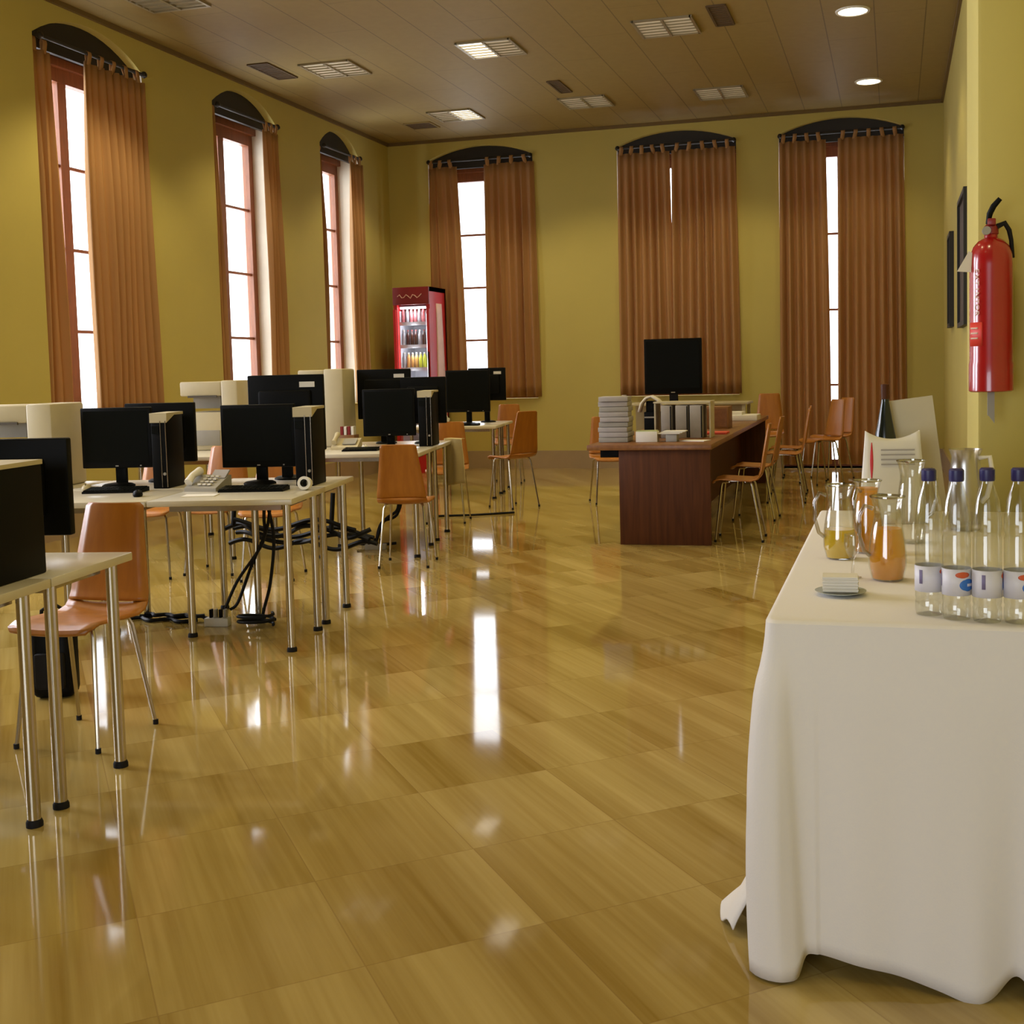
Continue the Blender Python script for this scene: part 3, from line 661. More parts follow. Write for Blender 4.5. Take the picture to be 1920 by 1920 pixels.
# cream cloth hanging from the third desks
def hang(u, v):
    x = -.10+.22*u; z = .03-.46*v
    return Vector((x+.05*v, -.02-.10*v*v+.015*math.sin(u*9+v*2), z if v > .06 else .005+.02*math.cos(u*5)))
t = thing('hanging_cloth', 'cream cloth hanging down over the far right corner of the third desks', 'cloth', loc('third', -.02, 1.38, .757), -35)
b = MB(); b.grid(lambda u, v: Vector((-.12+.24*u*(1+.3*v), -.005-.014*math.sin(u*11)*min(1, v*2)-.03*v, -.44*max(0, v-.12)*(1-.12*u) + (.012 if v < .12 else .012-.012*min(1, (v-.12)*9)))) if v >= .12 else Vector((-.10+.20*u, .045-.05*v/.12, .012)), 20, 16)
b.build('fabric', M['linen'], t, solid=.004)
# orange mouse mat at the left edge of the near desk
b = MB(); b.lathe([(.055, 0), (.057, .002), (.055, .004), (.001, .004)], 24); o = b.build('coaster', M['ply']); o.location = loc('near', .085, .16); tag(o, 'round orange-brown coaster at the left edge of the near desk', 'coaster')

# ------------------------------------------------------------------ cables and things on the floor
def cable(label, runs, r=.006, plugs=None):
    b = MB()
    for run in runs:
        pts = [Vector(p) for p in run]; out = []
        for i in range(len(pts)-1):
            p0, p1, p2, p3 = pts[max(i-1, 0)], pts[i], pts[i+1], pts[min(i+2, len(pts)-1)]
            for k in range(6):
                s_ = k/6; out.append(.5*((2*p1)+(p2-p0)*s_+(2*p0-5*p1+4*p2-p3)*s_*s_+(3*p1-p0-3*p2+p3)*s_**3))
        out.append(pts[-1]); b.tube(out, r, 6)
    o = b.build('cable_bundle', M['cable']); return tag(o, label, 'cables', 'cable bundles under the desks')
cable('bundle of black cables hanging down to the power strip under the middle desks', [[(-3.24, 5.55, .66), (-3.25, 5.56, .56), (-3.27, 5.57, .42), (-3.40, 5.52, .22), (-3.47, 5.50, .07)], [(-3.22, 5.58, .66), (-3.24, 5.57, .5), (-3.33, 5.55, .30), (-3.42, 5.55, .10), (-3.46, 5.53, .06)], [(-3.26, 5.60, .66), (-3.22, 5.60, .45), (-3.24, 5.58, .2), (-3.28, 5.56, .02), (-3.20, 5.55, .012)]], .009)
cable('coil of black cable on the floor right of the power strip', [[(-3.24+.10*math.cos(a*.7), 5.42+.06*math.sin(a*.7), .012+.003*a) for a in range(20)]], .008)
cable('dark tangle of cables on the floor behind the nearest orange chair', [[(-4.02+.05*k, 5.44+.03*math.sin(k*1.7), .012) for k in range(9)], [(-3.98+.045*k, 5.50-.03*math.cos(k*1.3), .02) for k in range(11)], [(-3.95+.04*k, 5.47+.02*math.sin(k*2.3), .032) for k in range(10)]], .011)
cable('tangle of black cables under the back of the middle desks', [[(-3.80+.045*k, 6.03+.03*math.sin(k*.9), .42+.035*math.sin(k*.62)) for k in range(22)], [(-3.75+.045*k, 6.07+.03*math.cos(k*.7), .37+.03*math.sin(k*.45+1)) for k in range(20)], [(-3.7+.045*k, 6.0, .46+.03*math.sin(k*.5+2)) for k in range(18)], [(-3.8+.05*k, 6.1, .33+.025*math.sin(k*.8)) for k in range(20)], [(-3.78+.05*k, 6.12, .40+.03*math.sin(k*.55+.6)) for k in range(19)], [(-3.72, 6.02, .45), (-3.70, 6.02, .64)], [(-3.1, 6.03, .42), (-3.08, 6.03, .64)]], .014)
cable('black cables hanging under the seat of the chair seen from behind', [[(-3.62, 8.15, .40), (-3.64, 8.16, .28), (-3.74, 8.14, .20), (-3.80, 8.12, .05)], [(-3.60, 8.2, .42), (-3.66, 8.2, .24), (-3.78, 8.18, .18), (-3.84, 8.2, .03)], [(-3.95, 8.1, .03), (-3.80, 8.1, .02), (-3.65, 8.15, .03)]], .012)
cable('thin cable lying on the floor behind the third desks', [[(-4.1, 9.9, .01), (-3.7, 10.05, .01), (-3.4, 10.25, .01)]], .010)
t = thing('power_strip', 'white power strip with plugs on the floor under the middle desks', 'power strip', (-3.455, 5.40, 0), 10)
b = MB(); b.box((0, 0, .022), (.13, .05, .044), bevel=.004); b.build('housing', M['strip'], t)
for k in range(4): b = MB(); b.box((-.035+k*.026, .005, .066), (.014, .03, .045), bevel=.003); b.build('plug', M['grey'] if k % 2 else M['black'], t)
t = thing('power_strip', 'grey power strip on the floor under the chair seen from behind', 'power strip', (-3.76, 8.02, 0), 12)
b = MB(); b.box((0, 0, .02), (.16, .05, .04), bevel=.004); b.build('housing', M['grey'], t)
for k in range(3): b = MB(); b.box((-.05+k*.045, 0, .06), (.018, .03, .05), bevel=.003); b.build('plug', M['black'], t)
t = thing('desk_bag', 'dark bag standing on the floor under the near left desk', 'bag', (-3.37, 4.06, 0), 20)
t.name = 'black_bag'
b = MB(); b.box((0, 0, .15), (.17, .12, .30), bevel=.035, seg=3); b.build('body', M['black'], t)
b = MB(); b.tube([(-.05, 0, .29), (-.045, 0, .36), (0, 0, .39), (.045, 0, .36), (.05, 0, .29)], .008, 8); b.build('handle', M['rubber'], t)
b = MB(); b.box((0, -.066, .12), (.12, .03, .15), bevel=.012); b.build('pocket', M['rubber'], t)

# ------------------------------------------------------------------ red drinks fridge
FX0, FX1, FY0, FY1, FZ = -6.385, -5.875, 14.42, 15.0, 2.45
t = thing('drinks_fridge', 'tall red drinks fridge with glass door in the far left corner', 'fridge', (0, 0, 0))
b = MB(); b.box(((FX0+FX1)/2, FY1-.02, FZ/2), (FX1-FX0, .04, FZ)); b.box((FX0+.025, (FY0+FY1)/2, FZ/2), (.05, FY1-FY0, FZ)); b.box((FX1-.025, (FY0+FY1)/2, FZ/2), (.05, FY1-FY0, FZ))
b.box(((FX0+FX1)/2, (FY0+FY1)/2, FZ-.03), (FX1-FX0, FY1-FY0, .06)); b.box(((FX0+FX1)/2, (FY0+FY1)/2, .15), (FX1-FX0, FY1-FY0, .30)); b.build('cabinet', M['red_cab'], t, smooth=False)
b = MB(); b.box(((FX0+FX1)/2, FY0-.012, FZ-.115), (FX1-FX0, .03, .23), bevel=.006); sg = b.build('header_sign', M['red_dk'], t)
b = MB(); b.tube([(FX0+.07+.031*k, FY0-.029, FZ-.12+.026*math.sin(k*1.9)+.012*math.sin(k*3.1)) for k in range(12)], .006, 6); b.build('script_mark', M['pink_white'], sg)
b = MB(); b.box(((FX0+FX1)/2, FY1-.05, 1.22), (FX1-FX0-.1, .02, 1.85)); b.build('liner', M['fridge_in'], t, smooth=False)
for x_, w_ in ((FX0+.054, .008), (FX1-.054, .008)):
    b = MB(); b.box((x_, (FY0+FY1)/2+.01, 1.22), (w_, FY1-FY0-.10, 1.85)); b.build('liner', M['fridge_in'], t, smooth=False)
b = MB(); b.box(((FX0+FX1)/2, (FY0+FY1)/2+.01, 2.20), (FX1-FX0-.11, FY1-FY0-.10, .01)); b.build('liner', M['fridge_in'], t, smooth=False)
SH = [1.97, 1.67, 1.37, 1.00]
for z_ in SH:
    b = MB(); b.box(((FX0+FX1)/2, (FY0+FY1)/2, z_), (FX1-FX0-.10, FY1-FY0-.12, .022)); b.box(((FX0+FX1)/2, FY0+.055, z_+.006), (FX1-FX0-.10, .012, .045)); b.build('shelf', M['fridge_in'], t, smooth=False)
b = MB(); b.box(((FX0+FX1)/2, FY0+.06, 2.18), (FX1-FX0-.14, .02, .02)); b.build('lamp_tube', M['fridge_lamp'], t, smooth=False)
b = MB(); b.tube([(FX1-.065, FY0+.05, .4), (FX1-.065, FY0+.05, 2.1)], .008, 6); b.build('lamp_tube', M['fridge_lamp'], t)
for z_ in (2.12, 1.90, 1.60, 1.30):
    d_ = bpy.data.lights.new('fridge_glow', 'POINT'); d_.energy = 2.2; d_.color = (.93, .95, 1); d_.shadow_soft_size = .03
    o_ = bpy.data.objects.new('fridge_glow', d_); COL.objects.link(o_); o_.location = ((FX0+FX1)/2, FY0+.045, z_)
b = MB(); W_ = FX1-FX0
for x_ in (FX0+.018, FX1-.018): b.box((x_, FY0-.012, 1.23), (.036, .028, 1.86))
b.box(((FX0+FX1)/2, FY0-.012, .32), (W_, .028, .05)); dr = b.build('door_frame', M['red_cab'], t, smooth=False)
b = MB(); b.box(((FX0+FX1)/2, FY0-.008, 1.25), (W_-.07, .004, 1.82)); b.build('door_glass', M['pane'], dr, smooth=False)
b = MB(); b.box((FX1-.022, FY0-.035, 1.35), (.014, .02, .5), bevel=.004); b.build('handle', M['rubber'], dr)
# white ribbon on the side panel, narrow above and sweeping wide below
rb = []
for k in range(17):
    v = k/16; zz = 2.24-v*2.1; rb.append((14.64-.10*v*v, zz, 14.84+.10*math.sin(v*1.5)))
b = MB(); b.grid(lambda u, v: Vector((FX1+.002, rb[round(v*16)][0]*(1-u)+rb[round(v*16)][2]*u, rb[round(v*16)][1])), 4, 16); b.build('side_ribbon', M['pink_white'], t, solid=.002)
def bottle_small(mtname, cap):
    q = thing('drink_bottle', '', 'bottle')
    b = MB(); b.lathe([(.022, 0), (.025, .008), (.025, .09), (.023, .11), (.025, .135), (.019, .165), (.010, .19), (.010, .205)], 12); b.build('bottle_body', M[mtname], q)
    b = MB(); b.lathe([(.0125, .198), (.0125, .214)], 10); b.build('cap', M[cap], q); return q
M['cola'] = mat('cola', (0.05, 0.015, 0.012, 1), .25); M['pinkcan'] = mat('pink_red_bottle', (0.55, 0.16, 0.17, 1), .35, var=.35, scale=30)
M['lemon'] = mat('lemon_drink', (0.55, 0.62, 0.06, 1), .3); M['peach'] = mat('orange_drink', (0.60, 0.33, 0.10, 1), .3)
M['greybot'] = mat('grey_bottle', (0.42, 0.42, 0.44, 1), .3)
protos = {}
rows = [(1, ['pinkcan', 'greybot', 'pinkcan', 'pinkcan', 'greybot', 'pinkcan', 'greybot'], 'top'), (2, ['greybot', 'cola', 'cola', 'cola', 'greybot', 'cola', 'greybot'], 'second'), (3, ['greybot', 'peach', 'peach', 'peach', 'lemon', 'lemon', 'lemon'], 'third')]
cname = dict(pinkcan='red and white', greybot='pale grey', cola='dark cola', peach='orange', lemon='green and yellow')
ordn = ['first', 'second', 'third', 'fourth', 'fifth', 'sixth', 'seventh']
for k, kinds, nm in rows:
    zz = SH[k-1]+.012 if k > 1 else SH[0]+.012
    for i, kd in enumerate(kinds):
        lab = '%s drink bottle on the %s fridge shelf, %s from the left' % (cname[kd], nm, ordn[i])
        p_ = (FX0+.085+i*.057, FY0+.12, zz)
        if kd not in protos: protos[kd] = bottle_small(kd, 'red_dk' if kd in ('cola', 'pinkcan') else 'paper'); q = protos[kd]; q.location = p_; q['label'] = lab; q['group'] = 'bottles in the red fridge'
        else: q = dup(protos[kd], p_, 0, lab, 'bottles in the red fridge')

# ------------------------------------------------------------------ wooden desk and what stands on it
DW, DX, DY, DL, DZ = .93, -1.285, 8.443, 5.0, .746
t = thing('wooden_desk', 'long dark wooden desk with solid end panel', 'desk', (DX, DY, 0), 1.2)
b = MB(); b.box((-DW/2, DL/2, DZ-.02), (DW, DL, .04), bevel=.004); b.build('desktop', M['walnut_top'], t)
for e in (.05, DL-.25): b = MB(); b.box((-.355, e, (DZ-.04)/2), (.68, .04, DZ-.04), bevel=.003); b.build('end_panel', M['walnut'], t)
b = MB(); b.box((-.30, DL/2, .40), (.03, DL-.35, DZ-.12)); b.build('modesty_panel', M['walnut'], t, smooth=False)
b = MB(); b.box((-.78, .25, DZ-.07), (.14, .30, .06), bevel=.004); b.build('drawer', M['black'], t)
def on_desk(x, y, z=0): return (x, y, DZ+z)
rnd = random.Random(3)
for k in range(9):
    b = MB(); hh = .039; b.box((0, 0, hh/2), (.225, .26, hh-.003), bevel=.002); 
    q = thing('booklet_bundle', '%s bundle of grey booklets in the tall stack, counted from the desk up' % (ordn+['eighth', 'topmost'])[k], 'booklets', on_desk(-2.085+rnd.uniform(-.008, .008), 8.85+rnd.uniform(-.01, .01), .0002+k*hh), rnd.uniform(-3, 3)+4, 'booklet bundles in the tall stack')
    b.build('pages', M['paper_grey'] if k % 3 else M['grey'], q)
    b = MB()
    for j in range(9): b.tube([(.095, -.12+.03*j, .001), (.107, -.12+.03*j, hh/2), (.095, -.12+.03*j, hh-.003)], .004, 6)
    b.build('comb_binding', M['rubber'], q)
t = thing('desk_organizer', 'black upright desk file under the bent white sheet', 'file', on_desk(-1.95, 9.62), 0)
b = MB(); b.box((0, 0, .10), (.13, .12, .20), bevel=.006); b.box((0, 0, .24), (.10, .10, .10), bevel=.01); b.build('case', M['black'], t)
b = MB(); b.box((0, -.062, .155), (.12, .006, .012)); b.build('band', M['grey'], t, smooth=False)
t = thing('bent_sheet', 'bent white sheet arching over the black desk file', 'paper', on_desk(-1.95, 9.62), 0)
b = MB(); pts = [(-.105, .20), (-.085, .27), (-.045, .315), (0, .330), (.05, .30), (.11, .235)]
b.grid(lambda u, v: Vector((pts[round(u*5)][0], -.085+.11*v, pts[round(u*5)][1])), 5, 3); b.build('sheet', M['paper'], t, solid=.016)
for k, (x, w_, lab) in enumerate(((-1.765, .085, 'grey box file, leftmost of the three standing on the wooden desk'), (-1.64, .10, 'grey box file in the middle of the three on the wooden desk'), (-1.525, .10, 'grey box file, rightmost of the three on the wooden desk'))):
    t = thing('box_file', lab, 'file', on_desk(x, 9.35), 0, 'grey box files')
    b = MB(); b.box((0, 0, .13), (w_, .24, .26), bevel=.004); b.build('case', M['paper_grey'], t)
    b = MB(); b.lathe([(.014, 0), (.014, .004)], 12, mtx=Matrix.Translation((0, -.12, .06)) @ Matrix.Rotation(R(90), 4, 'X')); b.build('finger_ring', M['grey'], t)
    b = MB(); b.box((w_*.5-.006, -.121, .13), (.010, .004, .25)); b.build('edge_strip', M['rubber'], t, smooth=False)
t = thing('wall_shelf_board', 'pale shelf board resting across the grey box files', 'board', on_desk(-1.64, 9.36), 0); t.name = 'letter_tray'
b = MB(); b.box((0, 0, .285), (.46, .24, .012)); b.build('tray', M['cream'], t, smooth=False)
for sx in (-1, 1): b = MB(); b.box((sx*.222, 0, .1395), (.012, .20, .279)); b.build('support', M['cream'], t, smooth=False)
t['label'] = 'pale letter rack standing over the grey box files'; t['category'] = 'rack'
for k, (x, lab) in enumerate(((-1.59, 'brown wooden box beside the box files, left of the pair'), (-1.36, 'brown wooden box nearest the right edge of the wooden desk'))):
    t = thing('wooden_box', lab, 'box', on_desk(x-.21, 10.75), 0, 'brown wooden boxes')
    b = MB(); b.box((0, 0, .10), (.225, .25, .20), bevel=.004); b.build('case', M['brownbox'], t)
    b = MB(); b.box((0, -.126, .10), (.19, .006, .165)); b.build('front_panel', M['walnut_top'], t, smooth=False)
t = thing('tissue_box', 'white box with pale green top on the near edge of the wooden desk', 'box', on_desk(-1.83, 8.80), 4)
b = MB(); b.box((0, 0, .040), (.165, .12, .08), bevel=.003); b.build('carton', M['paper'], t)
b = MB(); b.box((0, 0, .083), (.155, .11, .008)); b.build('lid', M['green'], t, smooth=False)
t = thing('paper_box', 'small grey box holding white papers right of the white box', 'box', on_desk(-1.64, 8.82), 0)
b = MB(); b.box((0, 0, .028), (.085, .10, .056), bevel=.003); b.build('carton', M['grey'], t)
b = MB()
for k in range(3): b.box((-.02+.02*k, .01*k, .062+k*.008), (.17, .12, .006))
b.build('papers', M['paper'], t, smooth=False)
b = MB(); b.box((0, 0, .003), (.20, .14, .006)); o = b.build('paper_sheet', M['paper'], smooth=False); o.location = on_desk(-1.47, 8.85); o.rotation_euler = (0, 0, R(-14)); tag(o, 'loose white sheet at the front right corner of the wooden desk', 'paper')
b = MB(); b.box((0, 0, .009), (.30, .20, .018), bevel=.004); o = b.build('red_folder', M['orange_red']); o.location = on_desk(-1.50, 9.80); tag(o, 'flat red folder on the wooden desk', 'folder')
t = thing('tray_stack', 'white letter tray with papers near the far end of the wooden desk', 'tray', on_desk(-1.63, 12.3), 0); t.name = 'letter_tray'
b = MB(); b.box((0, 0, .03), (.52, .35, .06), bevel=.006); b.build('tray', M['white'], t)
b = MB(); b.box((-.05, 0, .075), (.30, .28, .03)); b.build('papers', M['paper'], t, smooth=False)
t = thing('cup', 'white paper cup on the letter tray near the television', 'cup', on_desk(-1.90, 11.9), 0)
b = MB(); b.lathe([(.025, 0), (.035, .09), (.032, .09), (.022, .005)], 14); b.build('cup_body', M['paper'], t)
t['label'] = 'white paper cup left of the far letter tray on the wooden desk'

# television on a pale table beyond
t = thing('side_table', 'pale table with the television under the middle far window', 'table', (-2.45, 14.35, 0), 0)
b = MB(); b.box((0, 0, .87), (1.5, .60, .03), bevel=.004); b.build('tabletop', M['cream'], t)
for sx in (-1, 1):
    for sy in (-1, 1): b = MB(); b.box((sx*.70, sy*.25, .4275), (.04, .04, .855)); b.build('leg', M['cream'], t, smooth=False)
b = MB(); b.box((0, .02, .62), (1.36, .02, .46)); b.build('back_panel', M['cream'], t, smooth=False)
t = thing('television', 'large black television in front of the closed curtains', 'television', (-2.635, 14.30, .885), 0)
b = MB(); b.box((0, 0, .445), (.715, .06, .68), bevel=.008); b.box((0, .045, .42), (.45, .05, .4), bevel=.02); b.build('housing', M['black'], t)
b = MB(); b.box((0, -.032, .465), (.655, .004, .58)); b.build('screen', M['screen'], t, smooth=False)
b = MB(); b.box((0, .01, .06), (.10, .05, .11)); b.build('stand_neck', M['rubber'], t, smooth=False)
b = MB(); b.box((0, 0, .009), (.40, .20, .018), bevel=.005); b.build('stand_base', M['rubber'], t)
b = MB(); b.box((0, -.033, .125), (.05, .004, .012)); b.build('badge', M['grey'], t, smooth=False)

# ------------------------------------------------------------------ pictures on the right wall
for y0, y1, z0, z1, lab in ((10.0, 11.02, 1.60, 2.70, 'dark framed picture on the right wall, nearer the viewer'), (12.55, 13.1, 1.66, 2.62, 'dark framed picture on the right wall, nearer the far corner')):
    t = thing('framed_picture', lab, 'picture', (XR, (y0+y1)/2, (z0+z1)/2), 0, 'framed pictures on the right wall')
    w_, h_ = y1-y0, z1-z0
    b = MB()
    for s_ in (-1, 1): b.box((-.0225, s_*(w_/2-.02), 0), (.045, .04, h_)); b.box((-.0225, 0, s_*(h_/2-.02)), (.045, w_-.08, .04))
    b.build('frame', M['rod'], t, smooth=False)
    b = MB(); b.box((-.018, 0, 0), (.012, w_-.08, h_-.08)); b.build('print', M['pic'], t, smooth=False)

# ------------------------------------------------------------------ fire extinguisher on the pier
EX, EY, EZ = .335, 4.50, 1.188
t = thing('fire_extinguisher', 'red fire extinguisher hanging on the right wall', 'extinguisher', (EX, EY, EZ), 0)
b = MB(); b.lathe([(.070, 0), (.077, .004), (.077, .10), (.0745, .11), (.0745, .455), (.072, .490), (.062, .520), (.045, .540), (.024, .552), (.022, .565)], 40); b.build('cylinder', M['red'], t)
b = MB(); b.lathe([(.020, .560), (.026, .565), (.026, .590), (.016, .600), (.014, .620)], 16); b.box((0, -.01, .606), (.028, .05, .024), bevel=.004); b.build('valve', M['red_dk'], t)
b = MB(); b.tube([(-.012, -.01, .600), (-.006, -.02, .635), (.006, -.03, .660), (.028, -.035, .685)], [.008, .011, .011, .009], 10); b.build('carry_handle', M['black'], t)
b = MB(); b.tube([(.020, -.01, .590), (.045, -.015, .600), (.060, -.01, .575), (.068, 0, .54), (.074, .02, .48)], [.010, .010, .009, .008, .008], 8); b.build('hose', M['rubber'], t)
b = MB(); b.lathe([(.015, 0), (.015, .018)], 16, mtx=Matrix.Translation((-.018, -.022, .575)) @ Matrix.Rotation(R(90), 4, 'X')); b.build('pressure_gauge', M['grey'], t)
b = MB(); b.prism([(-.118, .435), (-.078, .505), (-.066, .500), (-.070, .430)], 1, -.03, -.027); b.build('paper_tag', M['paper'], t, smooth=False)
# printed panel and lettering on the left of the cylinder
def on_cyl(ang, z, r=.0752): return Vector((r*math.sin(ang), -r*math.cos(ang), z))
b = MB(); b.grid(lambda u, v: on_cyl(R(-75+48*u), .165+.085*v), 10, 2); b.build('instruction_label', mat('bright_red_label', (0.62, 0.035, 0.02, 1), .5), t, solid=.0008)
b = MB()
for k in range(3): b.grid(lambda u, v: on_cyl(R(-70+30*u), .190+.018*k+.006*v, .0762), 6, 1)
b.build('label_print', M['gold'], t, solid=.0006)
for k, ch in enumerate('EXTINTOR'):
    a = R(-50); p_ = on_cyl(a, .432-k*.0215, .0762)
    text('lettering', ch, .030, p_, (R(90), R(90), a), M['gold'], t, .0004, 'CENTER')
b = MB(); b.box((0, .109, .30), (.05, .062, .26)); b.box((0, .11, .06), (.03, .06, .03)); b.prism([(-.012, .004), (.012, .004), (.012, -.115), (-.004, -.092), (-.012, -.085)], 1, .0, .012); b.build('wall_bracket', M['grey'], t, smooth=False)

# ------------------------------------------------------------------ serving table with white cloth
TX0, TX1, TY0, TY1, TZ = -.262, .570, 2.478, 4.40, .757
t = thing('serving_table', 'serving table hidden under the white cloth', 'table', (0, 0, 0))
b = MB(); b.box(((TX0+TX1)/2, (TY0+TY1)/2, TZ-.025), (TX1-TX0-.02, TY1-TY0-.02, .03)); b.build('tabletop', M['cream'], t, smooth=False)
for x_ in (TX0+.08, TX1-.08):
    for y_ in (TY0+.12, TY1-.12): b = MB(); b.tube([(x_, y_, 0), (x_, y_, TZ-.04)], .018, 10); b.build('leg', M['steel'], t)
# cloth: rounded top, skirts on the left, front and far sides
def skirt(s):
    """s runs along the left side (0..LL) from the far end to the near corner, then along the front; gives position, outward normal, arc"""
    LL = TY1-TY0; FL = TX1-TX0; rc = .02
    if s < LL-rc: return Vector((TX0, TY1-s, 0)), Vector((-1, 0, 0))
    if s > LL+rc: return Vector((TX0+(s-LL), TY0, 0)), Vector((0, -1, 0))
    f = (s-(LL-rc))/(2*rc)*PI/2
    return Vector((TX0+rc-rc*math.cos(f), TY0+rc-rc*math.sin(f), 0)), Vector((-math.cos(f), -math.sin(f), 0))
LL = TY1-TY0; FL = TX1-TX0
def g(x, c_, w_): return math.exp(-((x-c_)/w_)**2)
def cloth_pt(s, v):
    p, n = skirt(s); q = s-LL          # q<0 left side, q>0 front
    v2 = v*v
    if q < -.02:
        hem = .02+.05*(.5+.5*math.sin(s*9)); out = .006+.038*math.sin(v*PI*.86)+.014*v*math.sin(s*21+1)
    else:
        sg_ = 1/(1+math.exp(-max(-40, min(40, (q-.030-.036*v)/.0035)))); hem = .006+.050*sg_*g(q, .05, .17)+.012*g(q, .27, .10)-.010*g(q, .40, .05)+.045*g(q, .495, .035)-.008*g(q, .56, .05)+.03*g(q, .70, .05)
        # corner fold, then gentle drapes
        out = .008+.010*v+.030*math.sin(v*PI*.86)*g(q, 0, .03)+.022*v*g(q, .03, .035)+.016*(.25+.75*v)*(1-sg_)+.016*v2*g(q, .32, .07)+.030*v2*g(q, .42, .05)-.012*v*g(q, .50, .04)+.045*v2*g(q, .60, .06)
    top = TZ; z_ = top+(hem-top)*v
    out += .0035*v*math.sin(q*38+.6) if q > .1 else 0
    rr = .012                                  # soft edge
    if v < .03: k = v/.03; return p+n*(rr*math.sin(k*PI/2))-n*.004+Vector((0, 0, top+.004-rr*(1-math.cos(k*PI/2))))
    return p+n*(rr-.004+out*min(1, (v-.03)*6))+Vector((0, 0, z_))
b = MB(); NS, NV = 250, 26
ss = [LL*.999*(i/70)**.85 if i <= 70 else LL+FL*((i-70)/180) for i in range(NS+1)]
vs_ = [0, .01, .02, .03, .05]+[.05+.95*k/(NV-4) for k in range(1, NV-3)]
bm = b.bm; V = [[bm.verts.new(cloth_pt(s_, v_)) for v_ in vs_] for s_ in ss]
for i in range(NS):
    for j in range(len(vs_)-1): bm.faces.new((V[i][j], V[i][j+1], V[i+1][j+1], V[i+1][j]))
rim = [V[i][0] for i in range(NS+1)]
far_r = bm.verts.new((TX1, TY1, TZ+.004)); bm.faces.new(rim+[far_r])
o = b.build('tablecloth', M['cloth'], solid=.003); tag(o, 'white tablecloth draped to the floor over the serving table', 'tablecloth')
# gathered cloth end puddled on the floor at the left
b = MB(); b.grid(lambda u, v: Vector((-.300-.105*math.sin(v*1.5)*(.6+.4*math.sin(u*PI)), 2.60+.20*u, .002+.13*(1-v)**1.5*(1+.2*math.sin(u*8))+.012*math.sin(u*14)*v+.012)), 18, 10)
o = b.build('tablecloth_end', M['cloth'], solid=.004); tag(o, 'bunched end of white cloth on the floor beside the tablecloth', 'cloth')

TT = TZ+.0065
def water_bottle(label, x, y, rz, h):
    t = thing('water_bottle', label, 'bottle', (x, y, TT), rz, 'water bottles')
    s_ = h/.318; r = .029
    b = MB(); b.lathe([(.001, .006*s_), (.018, .002), (r*.92, .0), (r, .010*s_), (r, .028*s_), (r*.94, .034*s_), (r, .040*s_), (r, .172*s_), (r*.93, .180*s_), (r, .188*s_), (r*.98, .215*s_), (r*.80, .252*s_), (r*.52, .278*s_), (r*.42, .287*s_), (r*.42, .293*s_)], 28); b.build('bottle_body', M['pet'], t)
    b = MB(); b.lathe([(.0145, .291*s_), (.0155, .294*s_), (.0155, .314*s_), (.012, .318*s_), (.001, .318*s_)], 20); b.build('cap', M['navy'], t)
    for zz in (.006, .202):   # moulded rings
        pass
    b = MB(); b.lathe([(r+.0008, .052*s_), (r+.0008, .108*s_)], 28, cap=False); lb = b.build('label', M['label_w'], t, solid=.0006)
    def patch(a0, a1, z0, z1, mt_, nm, rd=.0016, n=8, oval=False):
        b = MB()
        if oval: b.grid(lambda u, v: Vector(((r+rd)*math.sin(R(a0+(a1-a0)*(.5+(u-.5)*math.sqrt(max(0.02, 1-(2*v-1)**2))))), -(r+rd)*math.cos(R(a0+(a1-a0)*(.5+(u-.5)*math.sqrt(max(0.02, 1-(2*v-1)**2))))), (z0+(z1-z0)*v)*s_)), n, 8)
        else: b.grid(lambda u, v: Vector(((r+rd)*math.sin(R(a0+(a1-a0)*u)), -(r+rd)*math.cos(R(a0+(a1-a0)*u)), (z0+(z1-z0)*v)*s_)), n, 1)
        b.build(nm, M[mt_], lb, solid=.0005)
    patch(-12, 62, .062, .088, 'label_b', 'blue_logo', oval=True); patch(-28, 30, .090, .103, 'label_r', 'red_logo', oval=True)
    patch(112, 128, .074, .100, 'label_d', 'small_print'); patch(-112, -98, .070, .100, 'label_d', 'small_print')
    patch(20, 50, .072, .078, 'label_w', 'logo_line', .0022)
    return t
water_bottle('clear water bottle with navy cap, leftmost of the front row', .0680, 2.585, 70, .311)
water_bottle('clear water bottle with navy cap, second from the left in the front row', .1220, 2.548, 20, .314)
water_bottle('clear water bottle with navy cap, third from the left in the front row', .1810, 2.530, 88, .317)
water_bottle('clear water bottle with navy cap, rightmost and cut by the photo edge', .2420, 2.530, 20, .317)

